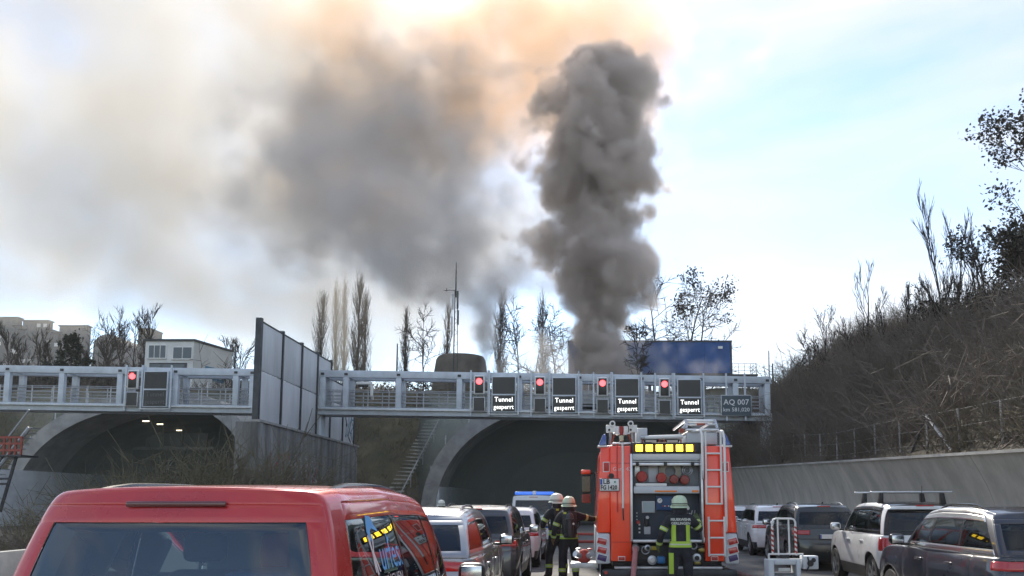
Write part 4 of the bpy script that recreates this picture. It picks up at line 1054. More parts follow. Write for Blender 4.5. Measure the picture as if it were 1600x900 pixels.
    if S.get('wiper', True): MB().tube([(.0, cb-.015, zb+.05), (.38, cb+.0, zb+.10)], .010, 5).build('rear_wiper', M_trim, t)
    if S.get('highbrake', True): rounded('high_brake_light', (0, f0-S.get('spoiler', 0)+.005, zr-.065), (.34, .03, .025), M_tail, t, .006, 1)
    return t
def fin(t, x, y, z): return MB().prism([(y-.10, z), (y+.08, z), (y-.06, z+.07), (y-.09, z+.07)], 0, x-.012, x+.012).build('antenna_fin', M_trimg, t)
SUV = dict(L=4.5, W=1.84, H=1.66, belt=1.04, wheels=(.88, 3.55), wr=.35, cowl=3.30, rearbase=.14, B=2.18, C=1.22, doorf=3.02, rooflen=(.58, 2.55), tumble=.745, dpil=.22, dpilt=.26, arcr=.085, tail=(5, 6), widetail=True)
def spec(**k): d = dict(SUV); d.update(k); return d
p_silver = paint('silver_paint', (0.30, 0.31, 0.325), 0.6); p_dgrey = paint('graphite_paint', (0.06, 0.063, 0.07), 0.5)
p_white = paint('white_car_paint', (0.70, 0.71, 0.71)); p_tig = paint('dark_green_grey_paint', (0.018, 0.024, 0.026), 0.4); p_blue = paint('night_blue_paint', (0.008, 0.011, 0.022), 0.0)
p_red = paint('red_van_paint', (0.50, 0.018, 0.016), 0.15, rough=0.30)
# queue ahead of the van
c = car('silver_suv', 'dark silver suv with privacy glass queued directly ahead of the red van', (-2.06, 10.3, 0), R(-1), spec(L=4.85, W=1.94, H=1.655, belt=1.06, wheels=(.95, 3.85), wr=.37, cowl=3.5, rooflen=(.78, 2.85), C=1.35, B=2.35, doorf=3.22, paint=p_silver, rails=M_chrome, mirror_m=M_trimg, tumble=.74))
c = car('grey_suv', 'dark graphite suv queued ahead of the silver suv', (-1.86, 16.4, 0), R(-2), spec(L=4.5, W=1.86, H=1.66, paint=p_dgrey, rails=M_trimg))
c = car('white_estate', 'white car queued between graphite suv and patrol van', (-1.62, 22.4, 0), R(-2), spec(L=4.5, W=1.82, H=1.58, belt=.98, paint=p_white, rails=M_chrome, mirror_m=M_trimg))
# right-hand lane
c = car('blue_suv', 'dark blue compact suv with roof rails nearest on the right', (6.02, 10.05, 0), R(0), spec(L=4.6, W=1.86, H=1.675, belt=1.08, paint=p_blue, rails=M_trimg, glass=G_mid, glassf=G_clear, glassr=G_mid, sub=3, handle_m=p_blue, wtrim_m=M_chrome, rooflen=(.62, 2.65), cowl=3.35, mirror_m=M_trimg, widetail=True, arc=.12))
c = car('white_suv', 'white suv with dark roof and aluminium roof bars', (6.90, 16.2, 0), R(-2), spec(L=4.3, W=1.84, H=1.73, belt=1.10, wheels=(.80, 3.35), paint=p_white, roof_m=M_trimg, rside_m=p_white, glassr=G_mid, cowl=3.15, doorf=2.9, B=2.05, C=1.12, rooflen=(.32, 2.42), pillar_m=M_trimg, dpil_m=M_trimg, wtrim_m=M_trimg, handle_m=p_white, tgt_m=M_trimg, spoiler=.06, sill_m=M_trim, rake=.8, sub=3, tail=(4, 6)))
for y in (.95, 2.0):
    b_ = rounded('roof_bar', (0, y, 1.93), (1.62, .08, .035), M_alu, c, .012)
    for s_ in (-1, 1): MB().prism([(s_*.62-.05, 1.70), (s_*.62+.05, 1.70), (s_*.60+.035, 1.912), (s_*.60-.035, 1.912)], 1, y-.06, y+.06).build('bar_foot', M_trim, b_, bevel=.01)
MB().tube([(.05, .55, 1.72), (.05, .50, 2.05)], [.008, .004], 5).build('antenna', M_trim, c)
c = car('dark_suv', 'dark green grey suv beside the hose cart', (6.66, 21.6, 0), R(-2), spec(L=4.5, W=1.85, H=1.68, belt=1.06, paint=p_tig, rails=M_chrome, glassb=G_mid, widetail=True, sub=3, wtrim_m=M_chrome)); fin(c, 0, .75, 1.66)
c = car('white_crossover', 'white crossover parked beyond the dark suv', (6.86, 27.2, 0), R(-2), spec(L=4.45, W=1.84, H=1.63, paint=p_white, rails=M_chrome, widetail=True)); fin(c, 0, .75, 1.62)
c = car('white_hatchback', 'white car mostly hidden by the fire engine flank', (7.25, 33.4, 0), R(-2), spec(L=4.3, W=1.80, H=1.58, belt=.98, paint=p_white))
# ---- police-type patrol van with light bar
vn = dict(rwin=.90, L=4.9, W=1.92, H=1.97, belt=1.12, wheels=(.85, 3.85), wr=.34, cowl=4.15, rearbase=.05, B=2.75, C=1.35, doorf=3.75, rooflen=(.16, 3.35), tumble=.87, dpil=.25, dpilt=.25, arc=.06, arcr=.02, nose=.95, haunch=.0)
S = dict(vn); S.update(paint=p_white, glass=G_dark, mirror_m=M_trim)
c = car('patrol_van', 'white patrol van with a blue light bar at the tunnel', (P(833, 783, 33).x, 33, 0), R(-2), S, cat='van')
M_bluelamp = mat('blue_beacon', (0.02, 0.10, 0.42), 0.15, coat=1.0, emis=(0.05, 0.2, 0.9), estr=0.25)
lb = rounded('light_bar', (0, .75, 2.06), (1.55, .26, .13), M_bluelamp, c, .04); rounded('light_bar_base', (0, .75, 1.975), (1.5, .2, .05), M_trim, lb, .01); rounded('light_bar_hub', (0, .75, 2.075), (.14, .27, .15), M_white, lb, .02)
MB().box(-.85, .85, .012, .02, .72, .95).build('blue_stripe', mat('police_blue', (0.02, 0.10, 0.42), .4), c)
# ---- the red van in the foreground
S = dict(rwin=.90, L=4.4, W=1.95, H=1.832, belt=1.06, wheels=(.88, 3.56), wr=.33, cowl=3.62, rearbase=.03, B=2.55, C=1.50, doorf=3.30, rooflen=(.24, 2.80), tumble=.745, dpil=.30, dpilt=.30, arc=.10, arcr=.03, nose=.9, haunch=.0, rails=M_trimg, railh=.035, paint=p_red, glass=glass_mat('van_rear_glass', (0.50, 0.66, 0.72), 2.0), glassf=G_clear, glassr=G_dark, mirror_m=M_trim, highbrake=False, wiper=False, sub=3, pillar_m=M_trimg, wtrim_m=p_red, lowgate=True, tail=(2, 6))
van = car('red_van', 'red delivery van with lettered side window in the foreground', (-1.93, 4.0, 0), R(-1.2), S, cat='van')
rounded('high_brake_light', (0.0, .212, 1.735), (.50, .02, .030), mat('dark_red_lens', (0.10, 0.008, 0.010), .2, coat=1.0), van, .014)
def child(par, prefix): return [o for o in par.children if o.name.split('.')[0] == prefix]
# black ceramic border behind the rear glass
rg = child(van, 'rear_window')[0].data
co_ = np.array([tuple(v.co) for v in rg.vertices]); nr_ = np.array([tuple(v.normal) for v in rg.vertices]); cen = co_.mean(0)
ec = {}
for p_ in rg.polygons:
    vv = list(p_.vertices)
    for a_, b_ in zip(vv, vv[1:]+vv[:1]): e = (min(a_, b_), max(a_, b_)); ec[e] = ec.get(e, 0)+1
loop_e = [e for e, n_ in ec.items() if n_ == 1]; nb_ = {}
for a_, b_ in loop_e: nb_.setdefault(a_, []).append(b_); nb_.setdefault(b_, []).append(a_)
lo_ = [loop_e[0][0]]; prev = None
while True:
    nx_ = [v for v in nb_[lo_[-1]] if v != prev]; prev = lo_[-1]
    if not nx_ or nx_[0] == lo_[0]: break
    lo_.append(nx_[0])
    if len(lo_) > 2000: break
outer = [co_[v]+np.array([0, .006, 0]) for v in lo_]; n_ = len(lo_)
def inner_pt(c_):
    d = c_-cen; fx = .84 if True else 1; k = (abs(d[0])/max(abs(co_[:, 0]-cen[0]).max(), .01))
    return np.array([cen[0]+d[0]*.84, c_[1]+.012, cen[2]+d[2]*.80])
inner = [inner_pt(c_) for c_ in outer]
mb = MB(); mb.add([tuple(c_) for c_ in outer]+[tuple(c_) for c_ in inner], [(i, (i+1) % n_, n_+(i+1) % n_, n_+i) for i in range(n_)])
mb.build('glass_border', mat('ceramic_border', (0.05, 0.058, 0.064), .5), van, smooth=True)
# cargo bits seen through the glass
rounded('partition_panel', (-.30, 1.9, 1.32), (.55, .03, .60), mat('partition_grey', (0.32, 0.36, 0.34), .6), van, .02)
rounded('tool_box', (.25, 1.0, 1.18), (.5, .4, .35), mat('tool_box_blue', (0.03, 0.12, 0.30), .5), van, .03)
rounded('red_case', (.05, 1.6, 1.30), (.2, .3, .5), M_red, van, .03)
# lettering on the side window
qw = [o for o in child(van, 'side_window') if np.array([v.co.x for v in o.data.vertices]).mean() > 0.3]
qw = min(qw, key=lambda o: np.mean([v.co.y for v in o.data.vertices]))
qv = np.array([tuple(v.co) for v in qw.data.vertices]); ctr = qv.mean(0); A_ = np.c_[qv[:, 1], qv[:, 2], np.ones(len(qv))]; cf = np.linalg.lstsq(A_, qv[:, 0], rcond=None)[0]
M_l1 = mat('letter_blue', (0.13, 0.38, 0.72), .5); M_l2 = mat('letter_pink_white', (0.72, 0.60, 0.60), .5)
bv_ = BVHTree.FromPolygons([tuple(v.co) for v in qw.data.vertices], [tuple(p_.vertices) for p_ in qw.data.polygons])
def drape(o):
    """press flat lettering onto the curved pane"""
    for v in o.data.vertices:
        h_ = bv_.ray_cast(Vector((2, v.co.x, v.co.y)), Vector((-1, 0, 0)))
        x_ = h_[0].x if h_[0] else cf[0]*v.co.x+cf[1]*v.co.y+cf[2]
        v.co = Vector((x_+.004+max(0, v.co.z), v.co.x, v.co.y))
    o.rotation_euler = (0, 0, 0); o.location = (0, 0, 0); o.scale = (1, 1, 1); return o
def window_text(nm, body_, size, y, z, m_, sx=1.0, sy=1.0):
    o = text_mesh(nm, body_, size, m_, van, align='LEFT', ext=0)
    for v in o.data.vertices: v.co = Vector((y+v.co.x*sx, z+v.co.y*sy, 0))
    return drape(o)
window_text('letter', 'K', .24, .78, 1.445, M_l2, .75, 1.25)
window_text('lettering', 'urfess', .22, .93, 1.435, M_l1, 1.05, 1.2)
window_text('tagline', 'KÜCHEN', .07, .95, 1.295, M_l2, 1.5, 1.1)
def window_strip(nm, pts, w_, m_):
    mb = MB()
    for k in range(len(pts)):
        a_ = Vector((*pts[max(0, k-1)], 0)); b_ = Vector((*pts[min(len(pts)-1, k+1)], 0)); d = (b_-a_).normalized(); nn = Vector((-d.y, d.x, 0))*(w_[k]/2); q = Vector((*pts[k], 0)); mb.v += [tuple(q-nn), tuple(q+nn)]
    mb.f = [(2*k, 2*k+1, 2*k+3, 2*k+2) for k in range(len(pts)-1)]; mb.m = [0]*len(mb.f)
    return drape(mb.build(nm, m_, van))
window_strip('logo_swoosh', [(0.840, 1.530), (0.810, 1.580), (0.840, 1.630), (0.900, 1.630), (0.950, 1.600), (1.000, 1.580)], [.03, .07, .09, .07, .03, .015], M_l1)
window_strip('logo_stroke', [(0.775, 1.560), (0.810, 1.450), (0.840, 1.340)], [.022, .028, .03], M_l2)
window_strip('logo_stem', [(1.160, 1.590), (1.180, 1.500)], [.012, .02], M_l1)
# ------------------------------------------------------------------ fire engine
M_fire = mat('fire_engine_red', (0.95, 0.065, 0.015), 0.30, coat=0.8, var=0.05, scale=2)
M_fired = mat('fire_engine_red_inner', (0.60, 0.022, 0.012), 0.4, coat=0.3)
M_grey = mat('light_grey_panel', (0.50, 0.53, 0.56), 0.4, var=0.05, scale=3)
M_pump = mat('pump_panel_slate', (0.030, 0.042, 0.062), 0.5, var=0.1, scale=4)
M_pumpb = mat('pump_panel_blue', (0.020, 0.065, 0.17), 0.45)
M_yell = mat('amber_traffic_light', (0.9, 0.55, 0.05), .3, emis=(1.0, 0.62, 0.03), estr=2.0)
M_bluel = mat('beacon_blue_glass', (0.02, 0.06, 0.26), .1, coat=1.0)
M_hosep = mat('pink_hose', (0.42, 0.18, 0.18), .8, var=0.15, scale=12)
M_hoser = mat('red_hose', (0.36, 0.05, 0.04), .8, var=0.15, scale=12)
M_couple = mat('coupling_alloy', (0.48, 0.50, 0.52), .35, metal=.8)
M_orange = mat('orange_marker', (0.75, 0.20, 0.02), .3)
TX, TY = P(1041, 783, 15.6).x, 15.6
tr = thing('fire_engine', 'red fire engine with open pump bay and ladder on its back', 'fire engine', (TX, TY, 0), R(-1.0))
def B(name, x0, x1, y0, y1, z0, z1, m, par=None, bev=.008): return MB().box(x0, x1, y0, y1, z0, z1).build(name, m, par or tr, bevel=bev)
def hexa(name, bot, top, z0, z1, m, par=None, bev=.01):
    """bot/top: (x0,x1,y0,y1) rectangles at z0/z1"""
    v = [(x, y, z0) for y in bot[2:] for x in bot[:2]] + [(x, y, z1) for y in top[2:] for x in top[:2]]
    return MB().add(v, [(0, 2, 3, 1), (4, 5, 7, 6), (0, 1, 5, 4), (2, 6, 7, 3), (0, 4, 6, 2), (1, 3, 7, 5)]).build(name, m, par or tr, bevel=bev)
# body flanks behind the rear corner pillars
for s_ in (-1, 1):
    hexa('side_body', (min(s_*1.24, s_*.72), max(s_*1.24, s_*.72), .34, 5.0), (min(s_*1.15, s_*.72), max(s_*1.15, s_*.72), .34, 5.0), 1.20, 2.74, M_fire)
    hexa('side_skirt', (min(s_*1.25, s_*.9), max(s_*1.25, s_*.9), .34, 1.55), (min(s_*1.245, s_*.9), max(s_*1.245, s_*.9), .34, 1.55), .62, 1.196, M_grey)
    hexa('side_skirt', (min(s_*1.25, s_*.9), max(s_*1.25, s_*.9), 2.75, 5.0), (min(s_*1.245, s_*.9), max(s_*1.245, s_*.9), 2.75, 5.0), .62, 1.196, M_grey)
    for k, (a_, b_) in enumerate(((.5, 1.5), (1.65, 2.75), (2.9, 4.8))):
        sh = hexa('side_shutter', (min(s_*1.236, s_*1.20), max(s_*1.252, s_*1.20) if s_ > 0 else s_*1.20, a_, b_), (s_*1.13 if s_ < 0 else 1.10, s_*1.10 if s_ < 0 else 1.165, a_, b_), 1.25, 2.6, M_alu)
    # slanted red corner pillars with lamp cluster
    x0b, x1b, x0t, x1t = (-1.27, -1.02, -1.19, -.985) if s_ < 0 else (1.06, 1.30, 1.03, 1.20)
    hexa('corner_pillar', (x0b, x1b, .10, .336), (x0t, x1t, .16, .336), 1.172, 2.76, M_fire, bev=.03)
    hexa('corner_foot', (x0b-.02*(s_ < 0), x1b+.02*(s_ > 0), .06, .336), (x0b, x1b, .10, .336), .61, 1.168, M_grey, bev=.04)
    for k, (zz, m_) in enumerate(((1.02, M_tail), (.86, M_tail), (.72, mat('dark_blue_reflector', (0.05, 0.03, 0.12), .2)))):
        cx_ = (x0b+x1b)/2 + s_*0.03
        Mx = Matrix.Translation((cx_, .075-.02*k*0, zz)) @ Matrix.Rotation(-s_*.25, 4, 'Y')
        mb = MB(); mb.box(-.085, .085, -.022, .045, -.055, .055, 0, Mx); mb.build('rear_lamp', m_, tr, bevel=.014)
        mb = MB(); mb.box(-.095, .095, -.012, .04, -.064, .064, 0, Mx); mb.build('lamp_frame', M_white, tr, bevel=.008)
    mb = MB(); mb.box(-.05, .05, .135, .15, 2.30, 2.46); o = mb.build('side_marker', M_red, tr, bevel=.01); o.location.x = (x0t+x1t)/2
    mb = MB(); mb.box(-.062, .062, .139, .148, 2.285, 2.475); o = mb.build('marker_frame', M_white, tr); o.location.x = (x0t+x1t)/2
    # beacons
    xb = s_*1.16
    hexa('beacon', (xb-.075, xb+.075, .14, .40), (xb-s_*.05-.03, xb-s_*.05+.03, .18, .36), 2.78, 3.00, M_bluel, bev=.025)
    B('beacon_base', xb-.085, xb+.085, .12, .42, 2.745, 2.778, M_white)
# rear red panels
B('rear_panel', -1.015, -.635, .055, .33, .66, 2.765, M_fire, bev=.02)
B('rear_panel', .705, 1.055, .075, .33, .66, 2.765, M_fire, bev=.02)
B('panel_seam', -1.012, -.64, .046, .0545, 1.00, 1.012, M_fired); B('panel_seam', -1.012, -.64, .046, .0545, 2.44, 2.452, M_fired)
for x, z1 in ((-.89, 1.55), (-.79, 1.62)):
    o = MB().tube([(x, .03, 2.80), (x, .03, 2.0), (x, .03, z1)], .014 if x < -.8 else .02, 8).build('vertical_pole', M_white if x > -.85 else M_fired, tr, smooth=True)
MB().tube([(-.79, .03, 1.62), (-.78, .02, 1.40)], .012, 6).build('pole_strap', M_black, tr)
for x in (-.82, .87): B('step_flap', x-.055, x+.055, .03, .0545 if x < 0 else .0745, .68, .74, M_red); B('flap_frame', x-.065, x+.065, .04, .0535 if x < 0 else .0735, .668, .752, M_white)
for zz in (1.55, 1.75): B('reflector', 1.08, 1.10, .06, .09, zz, zz+.06, M_white)
text_mesh('lettering', 'Gerl. 42', .105, mat('letter_pale', (0.8, 0.55, 0.5), .5), tr, (-.80, .050, 2.335))
pl = B('number_plate', -1.21, -.86, .005, .025, 1.94, 2.155, M_plate, bev=.006); B('plate_border', -1.22, -.85, .012, .03, 1.93, 2.165, M_black, pl)
B('euro_band', -1.205, -1.165, .001, .004, 2.05, 2.15, M_euro, pl)
M_ink = mat('plate_ink', (0.015, 0.015, 0.015), .5)
text_mesh('plate_text', 'LB', .12, M_ink, pl, (-1.09, .0, 2.10), bold=.003); text_mesh('plate_text', 'FG', .11, M_ink, pl, (-1.145, .0, 1.995), bold=.003, sx=.82); text_mesh('plate_text', '1420', .11, M_ink, pl, (-.985, .0, 1.995), bold=.003, sx=.82)
MB().lathe([(.018, -.004), (.018, 0)], (-.935, .0, 2.10), axis=1, n=12).build('plate_seal', mat('seal_green', (.05, .25, .12), .5), pl)
MB().lathe([(.05, .0), (.05, .03)], (-1.0, .02, 2.21), axis=1, n=16).build('lock', M_black, tr)
# light bar of six amber lamps
B('warning_bar', -.63, .70, .02, .33, 2.628, 2.825, M_black, bev=.012)
for k in range(6): B('amber_lamp', -.545+k*.185, -.42+k*.185, .005, .0195, 2.66, 2.785, M_yell, bev=.008)
for k in range(7): B('lamp_divider', -.595+k*.185, -.565+k*.185, .010, .0195, 2.65, 2.80, mat('bar_brown', (.10, .02, .015), .4), bev=0)
# pump bay
B('bay_back', -.60, .64, .30, .33, .95, 2.62, M_pump); 
for x in (-.632, .662): B('bay_frame', x-.022, x+.022, .02, .30, 1.02, 2.62, M_alu)
B('bay_frame', -.61, .64, .02, .30, 1.00, 1.05, M_alu)
B('shutter_roll', -.61, .64, .03, .16, 2.50, 2.622, M_grey, bev=.02); B('shutter_edge', -.61, .64, .06, .12, 2.40, 2.455, M_alu); B('shutter_lip', -.61, .64, .045, .10, 2.465, 2.492, M_galv)
for x in (-.52, 0, .50): B('shutter_latch', x-.03, x+.03, .03, .055, 2.395, 2.47, M_black)
B('bay_upper_back', -.60, .64, .285, .298, 2.02, 2.60, mat('bay_grey', (.22, .24, .26), .5, var=.15, scale=4))
sh = B('equipment_shelf', -.59, .62, .05, .28, 1.89, 2.02, M_grey, bev=.012); B('shelf_marker', -.20, .20, .04, .0485, 1.915, 1.945, M_orange, sh); B('shelf_marker', .48, .60, .04, .0485, 1.91, 1.95, M_orange, sh); B('tray', -.55, .02, .06, .25, 2.022, 2.075, M_white)
for x, z, r_, m_ in ((-.43, 2.20, .105, M_hoser), (-.07, 2.18, .095, M_hoser), (.16, 2.15, .085, mat('dark_red_cap', (.22, .04, .03), .5)), (.36, 2.14, .09, mat('dark_red_cap', (.22, .04, .03), .5))):
    MB().lathe([(r_*.3, -.10), (r_*.85, -.085), (r_, -.05), (r_, .05), (r_*.8, .09)], (x, .17, z), axis=1, n=20).build('hose_coupling', m_, tr, smooth=True)
mb = MB()
for k in range(5): mb.tube([(.10+(.20-.022*k)*math.cos(a), .22-.01*k, 2.30+(.20-.022*k)*math.sin(a)) for a in np.linspace(0, 2*math.pi, 33)], .013, 6)
o = mb.build('coiled_hose', mat('coil_hose', (.35, .33, .27), .6), tr, smooth=True); o['kind'] = 'stuff'
for r_ in (.09, .055): MB().tube([(.42+r_*math.cos(a), .2, 2.32+r_*math.sin(a)) for a in np.linspace(0, 2*math.pi, 25)], .010, 6).build('ring_handle', M_couple, tr, smooth=True)
B('wall_box', -.56, -.46, .24, .284, 2.2, 2.5, M_alu); B('pale_panel', -.30, -.12, .27, .2845, 2.1, 2.42, M_grey)
# pump controls
gp = B('gauge_panel', -.17, .22, .22, .298, 1.58, 1.845, M_pumpb, bev=.02)
for x in (-.10, .16):
    d = MB().lathe([(.055, -.02), (.055, .0)], (x, .215, 1.76), axis=1, n=24).build('gauge', M_black, gp); MB().lathe([(.047, -.004), (.047, -.001)], (x, .194, 1.76), axis=1, n=24).build('gauge_dial', M_white, d)
    MB().tube([(x-.01, .189, 1.755), (x+.025, .189, 1.785)], .004, 4).build('gauge_needle', M_black, d)
for k in range(5): B('gauge_button', -.05+k*.035, -.03+k*.035, .205, .2195, 1.65, 1.67, M_white if k % 2 else M_red, gp, bev=0)
dp = B('control_display', -.43, -.18, .25, .298, 1.53, 1.75, M_galv, bev=.012); B('display_glass', -.41, -.20, .246, .249, 1.55, 1.73, mat('display_screen', (.30, .38, .42), .2), dp, bev=0)
B('instruction_plate', -.39, -.27, .28, .297, 1.14, 1.28, M_grey); B('phone_handset', -.38, -.31, .22, .297, 1.28, 1.46, M_black, bev=.02)
MB().lathe([(.03, -.02), (.03, .02)], (-.33, .23, 1.45), axis=1, n=14).build('handset_knob', M_galv, tr)
for k in range(3):
    B('toggle', -.49+0*k, -.46, .26, .297, 1.16+k*.07, 1.19+k*.07, M_white, bev=0); B('toggle', -.53, -.51, .27, .297, 1.4+k*.06, 1.42+k*.06, M_galv, bev=0)
for k in range(4): B('switch', .28+k*.055, .31+k*.055, .27, .297, 1.50, 1.53, M_galv, bev=0)
for x, z in ((-.50, 1.36), (.50, 1.28), (.42, 1.62)): MB().lathe([(.028, -.04), (.036, -.02), (.03, 0)], (x, .26, z), axis=1, n=14).build('valve_knob', M_couple if x > 0 else M_red, tr)
for x in (.52, .47): MB().tube([(x, .24, 1.45), (x+.03, .20, 1.58)], .012, 6).build('lever', M_galv, tr)
# below the bay
B('underbody', -.98, 1.02, .20, 5.0, .55, .945, M_trim); B('rear_bumper', -1.17, 1.26, -.08, .16, .36, .52, M_steel, bev=.03); B('bumper_step', -.95, 1.0, -.02, .17, .525, .57, M_galv)
MB().lathe([(.03, 0), (.03, .08)], (-1.11, -.10, .47), axis=1, n=14).build('tow_light', M_red, tr)
for x, z, m_, r_ in ((-.26, .68, M_couple, .085), (.55, .72, M_couple, .08), (-.34, .90, M_couple, .06)):
    c_ = MB().lathe([(r_*.6, -.10), (r_, -.09), (r_, -.03), (r_*.75, .0), (r_*.75, .10)], (x, .16, z), axis=1, n=20).build('hose_outlet', m_, tr, smooth=True)
    MB().lathe([(r_*.55, -.112), (r_*.55, -.101)], (x, .16, z), axis=1, n=16).build('outlet_cap', M_white if z < .7 else M_black, c_)
B('blue_coupling', -.17, -.03, .03, .18, .62, .75, mat('coupling_blue', (.03, .18, .42), .4), bev=.025); B('yellow_tag', -.30, -.16, .10, .2, .86, .93, mat('tag_yellow', (.45, .36, .03), .5)); B('brass_valve', .58, .70, .06, .2, .82, .90, mat('brass', (.28, .22, .06), .4, metal=.6), bev=.02); B('brass_valve', .50, .62, .06, .2, .60, .66, mat('brass', (.28, .22, .06), .4, metal=.6), bev=.02)
MB().tube([(-.38+.07*math.cos(a), .10, .86+.07*math.sin(a)) for a in np.linspace(0, 6.28, 21)], .012, 6).build('ring_handle', M_couple, tr)
MB().tube([(.50+.06*math.cos(a), .10, .94+.06*math.sin(a)) for a in np.linspace(0, 6.28, 21)], .012, 6).build('ring_handle', M_couple, tr)
# ladder on the rear
for x in (.735, 1.015): MB().tube([(x, .0, 3.02), (x, .0, 1.69)], .019, 8).build('ladder_rail', M_white, tr, smooth=True)
for x in (.76, 1.045): MB().tube([(x, -.035, 1.47), (x, -.035, .755)], .019, 8).build('ladder_rail', M_white, tr, smooth=True)
for k, z in enumerate((2.62, 2.315, 2.01, 1.70)): MB().tube([(.735, .0, z), (1.015, .0, z)], .017, 8).build('ladder_rung', M_white, tr, smooth=True)
for k, z in enumerate((1.395, 1.09, .785)): MB().tube([(.76, -.035, z), (1.045, -.035, z)], .017, 8).build('ladder_rung', M_white, tr, smooth=True)
MB().tube([(.675, .02, 2.22), (.672, -.02, 2.35), (.672, -.02, 2.95), (.66, .06, 3.045), (.5, .3, 3.05), (.30, .35, 2.95)], .024, 8).build('grab_rail', M_white, tr, smooth=True)
MB().tube([(1.085, .05, 1.2), (1.085, -.02, 1.35), (1.075, -.02, 2.90), (1.06, .04, 3.03), (1.0, .30, 3.05)], .024, 8).build('grab_rail', M_white, tr, smooth=True)
B('ladder_bracket', .66, .69, -.03, .075, 2.15, 2.35, M_galv); B('ladder_bracket', .66, .69, -.03, .075, 1.0, 1.1, M_galv)
# roof load
B('roof', -1.13, 1.13, .34, 5.0, 2.742, 2.79, M_alu)
MB().tube([(-.42, .25, 2.93), (.35, .25, 2.95)], .042, 10).build('roof_pole', M_white, tr, smooth=True)
MB().tube([(-.44, .24, 2.93), (-.36, .24, 2.93)], .05, 10).build('pole_clamp', M_couple, tr)
for x in (-.25, .15): 
    l_ = hexa('work_lamp', (x-.12, x+.12, .22, .34), (x-.15, x+.15, .2, .34), 2.828, 2.90, M_black); B('lamp_bezel', x-.10, x+.10, .205, .219, 2.845, 2.885, mat('lamp_clear', (.5, .42, .38), .2), l_, bev=0); 
for x in (-.41, -.09, .0, .31): B('lamp_bracket', x-.015, x+.015, .21, .24, 2.828, 2.90, M_rust)
B('roof_box', -.505, -.315, .22, .9, 2.80, 3.11, M_grey, bev=.012)
rg_ = bpy.data.objects.new('ladder_roller', None); link(rg_, tr)
for s_, x in ((-1, -1.0), (1, -.60)):
    B('roller_plate', x-.06-.03*(s_ < 0), x+.09-.03*(s_ < 0)*0, .15, .18, 3.02, 3.16, M_white, rg_)
    MB().lathe([(.055, -.02), (.055, .03)], (x+(.03 if s_ < 0 else -.03), .13, 3.185), axis=1, n=20).build('roller', M_white, rg_); MB().lathe([(.03, -.025), (.03, -.021)], (x+(.03 if s_ < 0 else -.03), .13, 3.185), axis=1, n=16).build('roller_hole', M_black, rg_)
    MB().lathe([(.022, -.005), (.022, 0)], (x-.03, .148, 3.07), axis=1, n=12).build('plate_hole', M_black, rg_)
    MB().tube([(x, .2, 3.05), (x-s_*-.02, .25, 2.80)], .03, 6).build('roller_strut', M_galv, rg_)
    MB().tube([(x+.12*(1 if s_ < 0 else -1)*.6, .2, 3.0), (x, .25, 2.80)], .018, 6).build('roller_brace', M_rust, rg_)
for x, m_ in ((-.88, M_white), (-.80, M_hoser), (-.72, M_white)): MB().lathe([(.035, 2.98), (.045, 3.0), (.045, 3.12), (.03, 3.14)], (x, .2, 0), axis=2, n=14).build('winch_drum', m_, rg_, smooth=True)
B('winch_block', -.84, -.76, .16, .24, 2.86, 2.97, mat('winch_plate', (.45, .45, .30), .5), rg_, .01); B('ladder_end', -.98, -.62, .2, 3.5, 2.80, 2.84, M_alu, rg_); B('ladder_crossbar', -.96, -.64, .17, .2, 2.99, 3.02, M_alu, rg_)
lb_ = bpy.data.objects.new('roof_ladder', None); link(lb_, tr)
B('ladder_box', .42, 1.0, .26, 3.2, 2.80, 3.03, M_grey, lb_, .02); B('ladder_beam', .40, 1.03, .22, .32, 3.055, 3.10, M_alu, lb_, .012); B('ladder_beam', .44, .96, .4, .5, 3.23, 3.29, M_alu, lb_, .012)
for x in (.42, 1.0): MB().tube([(x, .25, 3.10), (x*.95+.03, .4, 3.27), (x*.95+.03, 2.5, 3.27)], .025, 8).build('ladder_side', M_alu, lb_)
B('ladder_rest', .38, 1.0, .3, .36, 3.17, 3.20, M_alu, lb_, .008); B('ladder_mark', .62, .78, .285, .299, 3.165, 3.205, M_rust, lb_)
MB().tube([(.30, .3, 3.0), (.36, .28, 3.12), (.42, .3, 3.15)], .03, 6).build('ladder_hook', M_galv, lb_); MB().lathe([(.05, -.03), (.05, .03)], (.33, .26, 3.06), axis=1, n=12).build('ladder_knob', M_rust, lb_)
# cab and axles further forward
cab = hexa('cab', (-1.20, 1.20, 5.05, 7.3), (-1.12, 1.12, 5.05, 7.05), .75, 2.95, M_fire, bev=.08); B('cab_window', -1.19, 1.19, 6.2, 7.0, 1.75, 2.5, M_trimg, cab, .02); B('chassis', -.5, .5, .3, 7.2, .5, .72, M_trim)
for y in (2.15, 6.2):
    for s_ in (-1, 1): wheel(tr, s_*1.02, y, .52, .30, 8)
for s_ in (-1, 1):
    m0 = B('mirror', min(s_*1.30, s_*1.55), max(s_*1.30, s_*1.55), 7.0, 7.12, 1.95, 2.45, M_black, None, .05); B('mirror_glass', min(s_*1.32, s_*1.53), max(s_*1.32, s_*1.53), 6.985, 6.998, 2.0, 2.4, M_trimg, m0, 0)
    B('mirror_cap', min(s_*1.30, s_*1.56), max(s_*1.30, s_*1.56), 6.98, 7.13, 2.46, 2.58, M_fire, m0, .03); B('mirror_foot', min(s_*1.30, s_*1.54), max(s_*1.30, s_*1.54), 6.97, 7.12, 1.70, 1.94, M_rust, m0, .04)
    MB().tube([(s_*1.2, 7.05, 2.5), (s_*1.4, 7.06, 2.47)], .025, 6).build('mirror_arm', M_black, m0)
